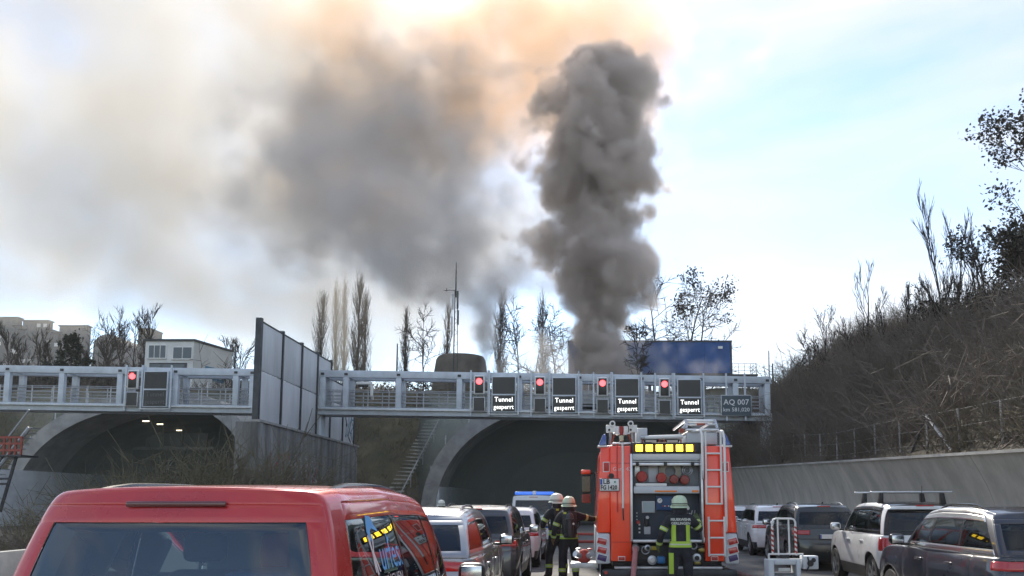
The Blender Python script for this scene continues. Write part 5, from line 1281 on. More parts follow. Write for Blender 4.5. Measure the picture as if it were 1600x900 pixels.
# fold-out step with a portable distributor on the flank
stp = B('flank_step', -1.75, -1.24, .5, 1.4, .52, .58, M_alu); B('step_edge', -1.76, -1.24, .47, .498, .50, .60, M_galv, stp)
dv = thing('hose_distributor', 'red and silver hose distributor on the engine flank step', 'distributor', tr.matrix_basis @ Vector((-1.50, .75, .58)))
MB().lathe([(.05, 0), (.11, .03), (.13, .12), (.09, .22), (.04, .26)], (0, 0, 0), n=18).build('distributor_body', M_hoser, dv, smooth=True)
for a in (2.2, 3.9, 5.4):
    d = Vector((math.cos(a), math.sin(a), .35)); MB().tube([d*.08+Vector((0, 0, .10)), d*.24+Vector((0, 0, .10))], [.05, .06], 12).build('outlet', M_couple, dv, smooth=True)
    MB().lathe([(.045, .0), (.05, .02), (.02, .03)], d*.16+Vector((0, 0, .20)), n=12).build('hand_wheel', M_red if a > 5 else M_couple, dv, smooth=True)
# hoses
def hose(label, pts, r_, m_, ends=True):
    t = thing('fire_hose', label, 'hose', pts[0], 0, 'fire hoses'); p0 = Vector(pts[0]); q = [Vector(p)-p0 for p in pts]; sm_ = []
    for i in range(len(q)-1):
        a, b, c_, d = q[max(0, i-1)], q[i], q[i+1], q[min(len(q)-1, i+2)]
        for k in range(6):
            u = k/6; sm_.append(.5*((2*b)+(c_-a)*u+(2*a-5*b+4*c_-d)*u*u+(3*b-a-3*c_+d)*u**3))
    sm_.append(q[-1]); MB().tube(sm_, r_, 10).build('hose_body', m_, t, smooth=True)
    if ends: MB().tube([sm_[0], sm_[0]+(sm_[1]-sm_[0]).normalized()*.14], r_*1.35, 14).build('coupling', M_couple, t, smooth=True)
    return t
w2 = lambda x, y, z: tuple(tr.matrix_basis @ Vector((x, y, z)))
hose('pink suction hose hanging from the pump outlet', [w2(-.56, .1, .92), w2(-.58, -.12, .84), w2(-.62, -.25, .5), w2(-.66, -.4, .12), w2(-.7, -1.0, .05), w2(-.6, -2.2, .05), w2(-.9, -4, .05)], .05, M_hosep)
hose('red hose lying across the road at the far end of the engine', [(-1.5, 36.4, .05), (0, 36.1, .05), (1.3, 36.0, .05), (3, 35.6, .05), (5, 36.2, .05)], .07, M_hoser, False)
hose('red hose crossing the road near the patrol van', [(-2.2, 44.6, .05), (0, 44.3, .05), (1.5, 44, .05), (4, 43.5, .05)], .08, M_hoser, False)
hose('brownish hose snaking from the engine to the hose cart', [w2(1.0, .5, .5), w2(1.35, .3, .42), w2(1.9, .0, .25), w2(2.35, -.3, .12), (4.95, 15.0, .06), (5.3, 13.2, .05), (5.0, 11, .05)], .055, mat('brown_hose', (.20, .12, .11), .8, var=.2, scale=12))
# ------------------------------------------------------------------ hose cart
cx_ = P(1226, 783, 13.6).x; k_ = 13.6/FPX
ct = thing('hose_cart', 'white tubular hose cart with red striped posts behind the engine', 'cart', (cx_, 13.6, 0))
def Z(py): return CAMZ+(HORIZ-py)*k_
def Xc(px): return (px-1226)*k_
def stripes(name):
    m = bpy.data.materials.new(name); m.use_nodes = True; nt = m.node_tree; b = nt.nodes['Principled BSDF']; tc = nt.nodes.new('ShaderNodeTexCoord'); sp_ = nt.nodes.new('ShaderNodeSeparateXYZ')
    a = nt.nodes.new('ShaderNodeMath'); a.operation = 'MULTIPLY_ADD'; a.inputs[1].default_value = 13; a.inputs[2].default_value = 0
    s2 = nt.nodes.new('ShaderNodeMath'); s2.operation = 'ADD'; f = nt.nodes.new('ShaderNodeMath'); f.operation = 'FRACT'; g_ = nt.nodes.new('ShaderNodeMath'); g_.operation = 'GREATER_THAN'; g_.inputs[1].default_value = .5
    mx = nt.nodes.new('ShaderNodeMixRGB'); mx.inputs[1].default_value = (.72, .70, .68, 1); mx.inputs[2].default_value = (.36, .035, .03, 1); b.inputs['Roughness'].default_value = .5
    x8 = nt.nodes.new('ShaderNodeMath'); x8.operation = 'MULTIPLY'; x8.inputs[1].default_value = 9
    L = nt.links.new; L(tc.outputs['Object'], sp_.inputs[0]); L(sp_.outputs['Z'], a.inputs[0]); L(sp_.outputs['X'], x8.inputs[0]); L(a.outputs[0], s2.inputs[0]); L(x8.outputs[0], s2.inputs[1]); L(s2.outputs[0], f.inputs[0]); L(f.outputs[0], g_.inputs[0]); L(g_.outputs[0], mx.inputs[0]); L(mx.outputs[0], b.inputs['Base Color'])
    return m
M_str = stripes('red_white_tape')
xl, xr = Xc(1205.5), Xc(1241.5); zt, zm = Z(810), Z(866)
MB().tube([(xl, 0, Z(822)), (xl, 0, zt-.06), (xl+.02, 0, zt-.015), (xl+.06, 0, zt), (xr-.06, 0, zt), (xr-.02, 0, zt-.015), (xr, 0, zt-.06), (xr, 0, Z(822))], .016, 10).build('handle_hoop', M_white, ct, smooth=True)
for x in (xl, xr): MB().tube([(x, 0, Z(822)), (x, 0, zm)], .019, 10).build('striped_post', M_str, ct, smooth=True)
for px in (1214, 1231): MB().tube([(Xc(px), 0, zt-.005), (Xc(px)+.003, 0, zm)], .014, 8).build('upright', M_white, ct, smooth=True)
for z in (Z(864), Z(872)): MB().box(Xc(1198), Xc(1252), -.02, .02, z-.012, z+.012).build('cross_rail', M_white, ct)
for px in (1199, 1251): MB().box(Xc(px)-.012, Xc(px)+.012, -.018, .018, Z(872)+.013, Z(864)-.013).build('rail_end', M_white, ct)
B_ = MB().box(Xc(1216), Xc(1230), -.03, .03, Z(870), Z(865)).build('grip_pad', M_black, ct)
MB().box(Xc(1198), Xc(1206), -.05, .30, .25, Z(873)).build('side_plate', M_grey, ct, bevel=.012); MB().box(Xc(1240), Xc(1247), -.05, .30, .25, Z(873)).build('side_plate', M_grey, ct, bevel=.012)
MB().box(Xc(1206)+.002, Xc(1240)-.002, -.05, .30, Z(880), Z(873)).build('top_plate', M_grey, ct, bevel=.01)
MB().lathe([(.10, Xc(1207)), (.10, Xc(1239))], (0, .13, .52), axis=0, n=20).build('reel_drum', M_galv, ct, smooth=True); MB().box(Xc(1213), Xc(1231), -.03, .0, Z(890), Z(885)).build('reel_label', M_galv, ct)
for x in (Xc(1206)-.12, Xc(1240)+.16):
    w_ = MB().lathe([(.16, -.03), (.25, -.03), (.26, 0), (.25, .03), (.16, .03)], (x, .13, .26), axis=0, n=28, closed=False).build('cart_wheel', M_tyre, ct, smooth=True); MB().lathe([(.165, -.015), (.165, .015)], (x, .13, .26), axis=0, n=20).build('wheel_disc', M_galv, w_)
MB().tube([(Xc(1206)-.15, .13, .26), (Xc(1240)+.18, .13, .26)], .02, 8).build('axle', M_galv, ct)
bx = MB().box(Xc(1251), Xc(1275), -.02, .18, Z(887), Z(867)).build('tool_box', M_grey, ct, bevel=.012); MB().lathe([(.035, -.02), (.035, .0)], (Xc(1267), -.025, Z(873)), axis=1, n=14).build('box_knob', M_black, bx); MB().lathe([(.05, -.02), (.05, 0)], (Xc(1262), -.025, Z(878)), axis=1, n=16).build('box_dial', M_trim, bx)
MB().tube([(Xc(1258), -.04, Z(868)), (Xc(1260), -.06, Z(880)), (Xc(1256), -.03, Z(890))], .012, 6).build('box_cable', M_black, bx)
# ------------------------------------------------------------------ firefighters
M_kit = mat('turnout_gear', (0.016, 0.018, 0.024), 0.85, var=0.3, scale=9, bump=0.5, bscale=14)
M_pants = mat('turnout_trousers', (0.022, 0.024, 0.030), 0.9, var=0.3, scale=9, bump=0.5, bscale=14)
M_skin = mat('skin', (0.48, 0.27, 0.19), 0.6); M_glove = mat('glove', (0.20, 0.13, 0.07), 0.9, var=.2, scale=12); M_boot = mat('boot', (0.012, 0.012, 0.012), 0.5)
M_refl = mat('reflective_yellow', (0.42, 0.62, 0.06), 0.55, emis=None); M_refs = mat('reflective_silver', (0.55, 0.58, 0.52), 0.4)
M_helm = mat('helmet_mint', (0.50, 0.62, 0.44), 0.35, var=.05, scale=4); M_helw = mat('helmet_cream', (0.66, 0.68, 0.58), 0.35, var=.05, scale=4)
def hand_chain(wr, d, side, n):
    """palm and five bent fingers: list of (points, radii)"""
    d = d.normalized(); s_ = (side - d*side.dot(d)).normalized(); n = d.cross(s_)
    palm = wr+d*.085; out = []
    for k, (o, L) in enumerate(((-.033, .062), (-.011, .075), (.012, .070), (.033, .055))):
        a = palm+s_*o; b = a+d*L*.5+n*.010; c_ = b+d*L*.35+n*.028; out.append(([a, b, c_], [.011, .010, .008]))
    th = wr+d*.03+s_*-.035; out.append(([th, th+s_*-.03+d*.035+n*.012, th+s_*-.035+d*.065+n*.028], [.014, .012, .009]))
    return palm, out
def person(label, loc, rotz, J, stripes_, helmet=M_helm, glove=M_boot, hz_=1.0, group='firefighters in dark turnout gear', pack=False, tilt=(0, 0)):
    t = thing('person', label, 'person', loc, rotz, group); t.scale = (hz_,)*3
    V, E, Rr, reg = [], [], [], []
    def v(p, r, tg): V.append(Vector(p)); Rr.append(r); reg.append(tg); return len(V)-1
    def e(a, b): E.append((a, b))
    pel = v(J.get('pelvis', (0, 0, .96)), (.175, .145), 'kit'); sp1 = v(J.get('waist', (0, .0, 1.10)), (.175, .14), 'kit'); ch = v(J.get('chest', (0, 0, 1.30)), (.19, .145), 'kit'); up = v(J.get('upper', (0, 0, 1.43)), (.155, .12), 'kit'); nk = v(J.get('neck', (0, .02, 1.53)), (.075, .075), 'kit')
    hd = v(J.get('head', (0, .04, 1.64)), (.088, .10), 'skin'); ht = v(Vector(J.get('head', (0, .04, 1.64)))+Vector((0, .01, .10)), (.08, .095), 'skin')
    for a, b in ((pel, sp1), (sp1, ch), (ch, up), (up, nk), (nk, hd), (hd, ht)): e(a, b)
    H = V[hd]; fdir = Vector(J.get('face', (0, 1, 0))).normalized(); nz = v(H+fdir*.115+Vector((0, 0, .01)), (.018, .018), 'skin'); e(hd, nz)
    sideh = Vector((fdir.y, -fdir.x, 0))
    for s_ in (-1, 1): e(hd, v(H+sideh*s_*.10+Vector((0, 0, .02)), (.018, .018), 'skin'))
    fing = []
    for sd, s_ in (('L', -1), ('R', 1)):
        sh = v(J.get('sh'+sd, (s_*.20, 0, 1.44)), (.095, .095), 'kit'); el = v(J['el'+sd], (.066, .066), 'kit'); wr = v(J['wr'+sd], (.052, .052), 'kit'); d = V[wr]-V[el]
        palm, fs = hand_chain(V[wr], d, Vector(J.get('side'+sd, (0, s_, 0))), None); pm = v(palm, (.045, .028), 'glove')
        md_ = v(V[el].lerp(V[wr], .55), (.060, .060), 'kit'); m2 = v(V[sh].lerp(V[el], .5), (.078, .078), 'kit')
        e(up, sh); e(sh, m2); e(m2, el); e(el, md_); e(md_, wr); e(wr, pm)
        for pts, rs in fs:
            pr = wr if pts is fs[-1][0] else pm
            for p, r in zip(pts, rs): i = v(p, (r, r), 'glove'); e(pr, i); pr = i
        hp = v(J.get('hip'+sd, (s_*.105, 0, .88)), (.118, .118), 'pants'); kn = v(J['kn'+sd], (.088, .088), 'pants'); an = v(J['an'+sd], (.070, .070), 'pants'); th_ = v(V[hp].lerp(V[kn], .5), (.108, .108), 'pants'); sn = v(V[kn].lerp(V[an], .5), (.082, .082), 'pants')
        hl = v(V[an]+Vector((0, -.03, -.055)), (.05, .05), 'boot'); to = v(Vector(J['an'+sd])+Vector(J.get('toe', (s_*.03, .19, -.065))), (.045, .038), 'boot')
        e(pel, hp); e(hp, th_); e(th_, kn); e(kn, sn); e(sn, an); e(an, hl); e(an, to)
    me = bpy.data.meshes.new('body'); me.from_pydata([tuple(p) for p in V], E, []); me.update()
    o = bpy.data.objects.new('body', me); COL.objects.link(o)
    o.modifiers.new('skin', 'SKIN'); 
    sv = me.skin_vertices[0].data
    for i, r in enumerate(Rr): sv[i].radius = r; sv[i].use_root = (i == 0)
    md = o.modifiers.new('s', 'SUBSURF'); md.levels = 2; md.render_levels = 2
    dg = bpy.context.evaluated_depsgraph_get(); dg.update(); ev = bpy.data.meshes.new_from_object(o.evaluated_get(dg)); bpy.data.objects.remove(o)
    ms = {'kit': 0, 'pants': 1, 'skin': 2, 'glove': 3, 'boot': 4}; ev.materials.clear()
    for m_ in (M_kit, M_pants, M_skin, glove, M_boot): ev.materials.append(m_)
    SA = np.array([tuple(V[a]) for a, b in E]); SB = np.array([tuple(V[b]) for a, b in E]); rg_ = [reg[b] for a, b in E]; AB = SB-SA; L2 = np.maximum((AB**2).sum(1), 1e-9)
    for p in ev.polygons:
        c_ = np.array(tuple(p.center)); tt = np.clip(((c_-SA)*AB).sum(1)/L2, 0, 1); dd = ((SA+AB*tt[:, None]-c_)**2).sum(1); p.material_index = ms[rg_[int(dd.argmin())]]; p.use_smooth = True
    ev.name = 'body'; body = link(bpy.data.objects.new('body', ev), t)
    # reflective bands cut from the body surface
    def band(name, a, b, t0, t1, m_, rad=.26, off=.007, xr=None):
        a, b = Vector(a), Vector(b); ax = (b-a).normalized(); L = (b-a).length; bm = bmesh.new(); bm.from_mesh(ev)
        for tt, sgn in ((t0, -1), (t1, 1)):
            bmesh.ops.bisect_plane(bm, geom=bm.verts[:]+bm.edges[:]+bm.faces[:], plane_co=a+ax*L*tt, plane_no=ax*sgn, clear_outer=True)
        if xr:
            for x_, sgn in ((xr[0], -1), (xr[1], 1)): bmesh.ops.bisect_plane(bm, geom=bm.verts[:]+bm.edges[:]+bm.faces[:], plane_co=(x_, 0, 0), plane_no=(sgn, 0, 0), clear_outer=True)
        kill = []
        for f in bm.faces:
            c_ = f.calc_center_median()-a; q = c_-ax*c_.dot(ax)
            if q.length > rad or f.material_index in (2, 3): kill.append(f)
            elif xr and f.normal.y > 0.1 and xr[2]: kill.append(f)
        bmesh.ops.delete(bm, geom=kill, context='FACES')
        if not bm.faces: bm.free(); return
        bm.normal_update()
        for q in bm.verts: q.co += q.normal*off
        m2 = bpy.data.meshes.new(name); bm.to_mesh(m2); bm.free(); m2.materials.clear(); m2.materials.append(m_)
        for p in m2.polygons: p.material_index = 0; p.use_smooth = True
        ob = bpy.data.objects.new(name, m2); link(ob, body)
    for st_ in stripes_: band('reflective_stripe', *st_)
    # helmet
    h = bpy.data.objects.new('helmet', None); link(h, t); h.location = H+Vector((0, -.0, .055)); h.rotation_euler = (tilt[0], tilt[1], math.atan2(-fdir.x, fdir.y))
    mb = MB(); mb.lathe([(.152, -.02), (.150, .02), (.143, .06), (.125, .105), (.095, .138), (.05, .155), (.001, .160)], (0, 0, 0), n=28, closed=False); 
    for i, p in enumerate(mb.v): mb.v[i] = (p[0]*.93, p[1]*1.12, p[2])
    mb.build('shell', helmet, h, smooth=True, sharp=80)
    mb = MB(); n = 28
    for rr, zz in ((.150, -.012), (.178, -.035), (.176, -.042), (.148, -.022)):
        for k in range(n): a = 2*math.pi*k/n; bk = 1.12 if math.sin(a) > 0 else 1.18; mb.v.append((rr*.93*math.cos(a), rr*bk*math.sin(a), zz-(.022 if math.sin(a) < -.2 else 0)))
    for q in range(3):
        for k in range(n): mb.f.append((q*n+k, q*n+(k+1) % n, (q+1)*n+(k+1) % n, (q+1)*n+k)); mb.m.append(0)
    mb.build('brim', helmet, h, smooth=True, sharp=60)
    mb = MB()
    for k in range(n+1): a = 2*math.pi*k/n; mb.v += [(.153*.935*math.cos(a), .153*1.125*math.sin(a), .0), (.1505*.935*math.cos(a), .1505*1.125*math.sin(a), .018)]
    mb.f = [(2*k, 2*k+2, 2*k+3, 2*k+1) for k in range(n)]; mb.m = [0]*n; mb.build('helmet_band', M_black, h)
    mb = MB(); mb.v = []
    for zz, rr in ((-.03, .14), (-.16, .135)):
        for k in range(13): a = math.pi+math.pi*k/12; mb.v.append((rr*.95*math.cos(a), rr*1.05*math.sin(a)-.01, zz))
    mb.f = [(k, k+1, 14+k, 13+k) for k in range(12)]; mb.m = [0]*12; mb.build('neck_curtain', M_kit, h, smooth=True)
    for s_ in (-1, 1):
        p = H+fdir*.096+sideh*s_*.035+Vector((0, 0, .035)); MB().lathe([(.004, -.008), (.011, -.004), (.011, .004), (.004, .008)], p, axis=1, n=10).build('eye', M_white, body, smooth=True)
    p = H+fdir*.100+Vector((0, 0, -.045)); MB().cbox(p, (.045, .012, .010)).build('mouth', mat('lips', (.30, .10, .08), .6), body, bevel=.003)
    if pack:
        pk = bpy.data.objects.new('breathing_apparatus', None); link(pk, t); c_ = Vector(J.get('chest', (0, 0, 1.30))); bk = c_+Vector((0, -.165, 0))
        MB().cbox(bk+Vector((0, .0, -.02)), (.30, .05, .50)).build('back_plate', M_black, pk, bevel=.03)
        MB().lathe([(.03, -.27), (.07, -.25), (.082, -.20), (.082, .14), (.06, .20), (.025, .23), (.025, .27)], bk+Vector((.0, -.085, -.02)), n=20).build('air_cylinder', mat('cylinder_grey', (.03, .032, .034), .45), pk, smooth=True)
        MB().cbox(bk+Vector((0, -.09, .06)), (.19, .18, .05)).build('cylinder_strap', M_black, pk, bevel=.02)
        MB().cbox(bk+Vector((.0, -.06, -.27)), (.26, .10, .09)).build('regulator', M_black, pk, bevel=.03)
        MB().lathe([(.022, -.02), (.022, .0)], bk+Vector((.07, -.165, -.02)), axis=1, n=12).build('pressure_cap', M_white, pk)
        for s_ in (-1, 1): MB().tube([bk+Vector((s_*.12, .0, .20)), c_+Vector((s_*.13, -.02, .235)), c_+Vector((s_*.13, .13, .16)), c_+Vector((s_*.13, .165, -.05)), c_+Vector((s_*.15, .10, -.22)), bk+Vector((s_*.12, .02, -.22))], .022, 8).build('shoulder_strap', M_black, pk, smooth=True)
        MB().tube([bk+Vector((.08, -.05, -.2)), bk+Vector((.22, .0, -.05)), c_+Vector((.22, .12, .12)), H+fdir*.13+Vector((0, 0, -.1))], .014, 8).build('air_hose', M_black, pk, smooth=True)
        MB().cbox(bk+Vector((-.1, -.03, .2)), (.06, .02, .04)).build('shoulder_tag', mat('tag_yellowgreen', (.5, .6, .08), .5), pk)
        # mask on the face
        MB().lathe([(.075, 0), (.07, .04), (.045, .07), (.03, .09)], H+fdir*.06+Vector((0, 0, -.02)), axis=1, n=16).build('face_mask', M_black, pk, smooth=True)
    return t, body, ev
def legs(dl=0.0, dr=0.0, w=.14): return {'knL': (-w, .02+dl, .50), 'anL': (-w-.01, -.02+dl, .115), 'knR': (w, .02+dr, .50), 'anR': (w+.01, -.02+dr, .115)}
def torso_stripes(J, extra=()):
    out = [((0, 0, .86), (0, 0, 1.2), .28, .40, M_refl), ((0, 0, .86), (0, 0, 1.2), .40, .46, M_refs, .26, .008), ((0, 0, .86), (0, 0, 1.2), .46, .58, M_refl)]
    for s_ in 'LR':
        sh = Vector(J.get('sh'+s_, ((-.2 if s_ == 'L' else .2), 0, 1.44))); el, wr = Vector(J['el'+s_]), Vector(J['wr'+s_]); kn, an = Vector(J['kn'+s_]), Vector(J['an'+s_])
        out += [(sh, el, .55, .78, M_refl, .13), (sh, el, .63, .70, M_refs, .13, .009), (el, wr, .60, .86, M_refl, .12), (el, wr, .70, .76, M_refs, .12, .009), (kn, an, .42, .62, M_refl, .14), (kn, an, .50, .55, M_refs, .14, .009)]
    return out+list(extra)
# at the pump
J = dict(elL=(-.33, -.02, 1.18), wrL=(-.36, .14, .98), elR=(.36, .06, 1.24), wrR=(.34, .28, 1.42), sideL=(0, 1, 0), sideR=(-1, 0, 0), **legs())
ex = [((-.12, 0, 1.06), (-.12, 0, 1.34), 0, 1, M_refl, .4, .009, (-.155, -.085, 1)), ((.12, 0, 1.06), (.12, 0, 1.34), 0, 1, M_refl, .4, .009, (.085, .155, 1)), ((0, 0, 1.045), (0, 0, 1.05), 0, .001, M_refl),
      ((-.17, 0, .5), (-.17, 0, .86), 0, 1, M_refl, .4, .009, (-.2, -.13, 1))]
p = P(1062, 783, 14.95)
t, body, ev = person('firefighter working at the pump panel, lettering across the back', (p.x, 14.95, 0), 0, J, torso_stripes(J, ex), hz_=1.0, glove=mat('glove_green', (.10, .13, .06), .9))
bv2 = BVHTree.FromPolygons([tuple(v.co) for v in ev.vertices], [tuple(p_.vertices) for p_ in ev.polygons])
for txt, z, sz in (('FEUERWEHR', 1.43, .062), ('GERLINGEN', 1.365, .062)):
    o = text_mesh('back_lettering', txt, sz, M_refs, body, ext=0, bold=.002)
    for v in o.data.vertices:
        h_ = bv2.ray_cast(Vector((v.co.x, -1, z+v.co.y)), Vector((0, 1, 0))); v.co = Vector((v.co.x, (h_[0].y if h_[0] else -.15)-.008, z+v.co.y))
    o.rotation_euler = (0, 0, 0)
# two breathing-apparatus wearers between the queue and the engine
J = dict(elL=(-.30, .0, 1.17), wrL=(-.33, .12, .96), elR=(.44, .14, 1.38), wrR=(.62, .30, 1.36), sideL=(0, 1, 0), sideR=(0, 1, 0), **legs(.0, .06))
p = P(889, 783, 18.2); person('firefighter with breathing pack reaching towards the engine flank', (p.x, 18.2, 0), R(4), J, torso_stripes(J), helmet=M_helm, pack=True, glove=M_glove)
J = dict(elL=(-.32, .06, 1.20), wrL=(-.22, .26, 1.12), elR=(.30, .10, 1.19), wrR=(.16, .30, 1.14), sideL=(0, 1, 0), sideR=(0, 1, 0), face=(-.3, 1, 0), **legs(.1, -.04))
p = P(871, 783, 19.2); person('firefighter half hidden behind a colleague, beside the queue', (p.x, 19.2, 0), R(28), J, torso_stripes(J), helmet=M_helw, pack=True, glove=M_glove, hz_=1.04)
J = dict(elL=(-.30, .0, 1.17), wrL=(-.31, .12, .94), elR=(.30, .0, 1.17), wrR=(.31, .12, .94), **legs())
p = P(690, 783, 31.0); person('firefighter of whom only the helmet shows over the silver suv', (p.x, 31, 0), R(20), J, torso_stripes(J), helmet=M_helw, glove=M_glove, hz_=.97)
# ------------------------------------------------------------------ smoke: real fog volumes on voxel grids
def smoke_material(name, col, dens, aniso=0.35):
    m = bpy.data.materials.new(name); m.use_nodes = True; nt = m.node_tree
    for n in list(nt.nodes): nt.nodes.remove(n)
    o = nt.nodes.new('ShaderNodeOutputMaterial'); v = nt.nodes.new('ShaderNodeVolumePrincipled')
    v.inputs['Color'].default_value = (*col, 1); v.inputs['Density'].default_value = dens; v.inputs['Anisotropy'].default_value = aniso
    v.inputs['Density Attribute'].default_value = 'density'
    nt.links.new(v.outputs['Volume'], o.inputs['Volume'])
    return m
def smoke(name, label, path, col, dens, box, res, warp, edge=(1.12, 0.55), nscale=0.16, fine=0.5, depth=1.0, aniso=0.35, lumps=0.5, r0=None, seed=0):
    """path: list of (px, py, half-width px, Y) up the middle of the plume as the photograph shows it"""
    ng = bpy.data.node_groups.new(name, 'GeometryNodeTree')
    ng.interface.new_socket('Geometry', in_out='OUTPUT', socket_type='NodeSocketGeometry')
    N, L = ng.nodes.new, ng.links.new
    out = N('NodeGroupOutput'); pos = N('GeometryNodeInputPosition'); sep = N('ShaderNodeSeparateXYZ'); L(pos.outputs[0], sep.inputs[0])
    def math_(op, a, b=None, c=None, clamp=False):
        n = N('ShaderNodeMath'); n.operation = op; n.use_clamp = clamp
        for i, x in enumerate((a, b, c)):
            if x is None: continue
            if isinstance(x, (int, float)): n.inputs[i].default_value = x
            else: L(x, n.inputs[i])
        return n.outputs[0]
    def noise(scale, detail, rough, vec, sd_):
        n = N('ShaderNodeTexNoise'); n.inputs['Scale'].default_value = scale; n.inputs['Detail'].default_value = detail
        n.inputs['Roughness'].default_value = rough
        ad = N('ShaderNodeVectorMath'); ad.operation = 'ADD'; ad.inputs[1].default_value = (sd_*13.1+seed*5.7, sd_*7.7+seed*9.1, sd_*3.3)
        L(vec, ad.inputs[0]); L(ad.outputs[0], n.inputs['Vector'])
        return n
    # domain warp
    wn_ = noise(nscale*0.55, 2, 0.5, pos.outputs[0], 1)
    sub = N('ShaderNodeVectorMath'); sub.operation = 'SUBTRACT'; sub.inputs[1].default_value = (0.5, 0.5, 0.5); L(wn_.outputs['Color'], sub.inputs[0])
    sc = N('ShaderNodeVectorMath'); sc.operation = 'SCALE'; sc.inputs['Scale'].default_value = warp; L(sub.outputs[0], sc.inputs[0])
    ad = N('ShaderNodeVectorMath'); ad.operation = 'ADD'; L(pos.outputs[0], ad.inputs[0]); L(sc.outputs[0], ad.inputs[1])
    sp = N('ShaderNodeSeparateXYZ'); L(ad.outputs[0], sp.inputs[0])
    pts = [(P(a, b, Y), P(a+w, b, Y).x - P(a, b, Y).x) for a, b, w, Y in path]
    z0, z1 = pts[0][0].z, pts[-1][0].z
    t = math_('DIVIDE', math_('SUBTRACT', sp.outputs[2], z0), z1 - z0)
    def curve(vals):
        lo, hi = min(vals), max(vals); hi = hi if hi - lo > 1e-4 else lo + 1
        n = N('ShaderNodeFloatCurve'); c = n.mapping.curves[0]
        ps = [((p.z - z0)/(z1 - z0), (v - lo)/(hi - lo)) for (p, _), v in zip(pts, vals)]
        c.points[0].location = ps[0]; c.points[1].location = ps[-1]
        for q in ps[1:-1]: c.points.new(*q)
        n.mapping.update(); L(t, n.inputs['Value'])
        return math_('MULTIPLY_ADD', n.outputs[0], hi - lo, lo)
    cx = curve([p.x for p, _ in pts]); cyy = curve([p.y for p, _ in pts]); r = curve([w for _, w in pts])
    dx = math_('DIVIDE', math_('SUBTRACT', sp.outputs[0], cx), r)
    dy = math_('DIVIDE', math_('SUBTRACT', sp.outputs[1], cyy), math_('MULTIPLY', r, depth))
    d = math_('SQRT', math_('ADD', math_('MULTIPLY', dx, dx), math_('MULTIPLY', dy, dy)))
    # ends
    over = math_('MAXIMUM', math_('SUBTRACT', t, 0.94), 0.0); under = math_('MAXIMUM', math_('SUBTRACT', 0.0, t), 0.0)
    d = math_('ADD', d, math_('MULTIPLY', over, 9.0)); d = math_('ADD', d, math_('MULTIPLY', under, 6.0))
    n1 = noise(nscale, 5, 0.58, pos.outputs[0], 2); n2 = noise(nscale*3.4, 5, 0.66, pos.outputs[0], 3)
    n3 = noise(nscale*1.4, 5, 0.62, ad.outputs[0], 4)
    vo = N('ShaderNodeTexVoronoi'); vo.feature = 'SMOOTH_F1'; vo.inputs['Scale'].default_value = nscale*1.3; vo.inputs['Smoothness'].default_value = 0.6
    L(ad.outputs[0], vo.inputs['Vector'])
    d = math_('ADD', d, math_('MULTIPLY', math_('SUBTRACT', n1.outputs['Fac'], 0.5), 1.7*lumps))
    d = math_('ADD', d, math_('MULTIPLY', math_('SUBTRACT', n2.outputs['Fac'], 0.5), 1.05*lumps))
    d = math_('ADD', d, math_('MULTIPLY', math_('SUBTRACT', vo.outputs['Distance'], 0.45), 0.9*lumps))
    mr = N('ShaderNodeMapRange'); mr.interpolation_type = 'SMOOTHSTEP'; L(d, mr.inputs['Value'])
    mr.inputs['From Min'].default_value = edge[0]; mr.inputs['From Max'].default_value = edge[1]
    mr.inputs['To Min'].default_value = 0; mr.inputs['To Max'].default_value = 1
    ws = N('ShaderNodeMapRange'); ws.interpolation_type = 'SMOOTHSTEP'; ws.inputs['From Min'].default_value = 0.36; ws.inputs['From Max'].default_value = 0.64; L(n3.outputs['Fac'], ws.inputs['Value'])
    body = math_('MULTIPLY', mr.outputs['Result'], math_('ADD', 1.0 - fine, math_('MULTIPLY', ws.outputs['Result'], 1.7*fine)))
    if r0: body = math_('MULTIPLY', body, math_('MINIMUM', math_('DIVIDE', r0, math_('MAXIMUM', r, 0.3)), 6.0))
    body = math_('SUBTRACT', body, 0.02); body = math_('MAXIMUM', body, 0.0)
    vc = N('GeometryNodeVolumeCube'); L(body, vc.inputs['Density'])
    vc.inputs['Min'].default_value = box[0]; vc.inputs['Max'].default_value = box[1]
    for i, k in enumerate(('Resolution X', 'Resolution Y', 'Resolution Z')): vc.inputs[k].default_value = res[i]
    sm = N('GeometryNodeSetMaterial'); mt = smoke_material(name, col, dens, aniso); sm.inputs['Material'].default_value = mt
    L(vc.outputs[0], sm.inputs['Geometry']); L(sm.outputs[0], out.inputs[0])
    me = bpy.data.meshes.new(name); me.materials.append(mt)
    o = bpy.data.objects.new(name, me); COL.objects.link(o)
    md = o.modifiers.new('plume', 'NODES'); md.node_group = ng
    return tag(o, label, 'smoke', kind='stuff')

# thick air inside the tunnel mouths
for k, (x0, x1) in enumerate(((-11, 14.2), (-42, -21))):
    m_ = smoke_material('tunnel_smoke_air', (0.62, 0.70, 0.66), 0.035, 0.2); m_.node_tree.nodes['Principled Volume'].inputs['Density Attribute'].default_value = ''
    o = MB().box(x0, x1, 62.6, 100, 0.05, 10).build('tunnel_smoke', m_); tag(o, 'thin greenish smoke hanging inside the tunnel mouth' if k == 0 else 'dim haze hanging inside the far tunnel mouth', 'smoke', kind='stuff')
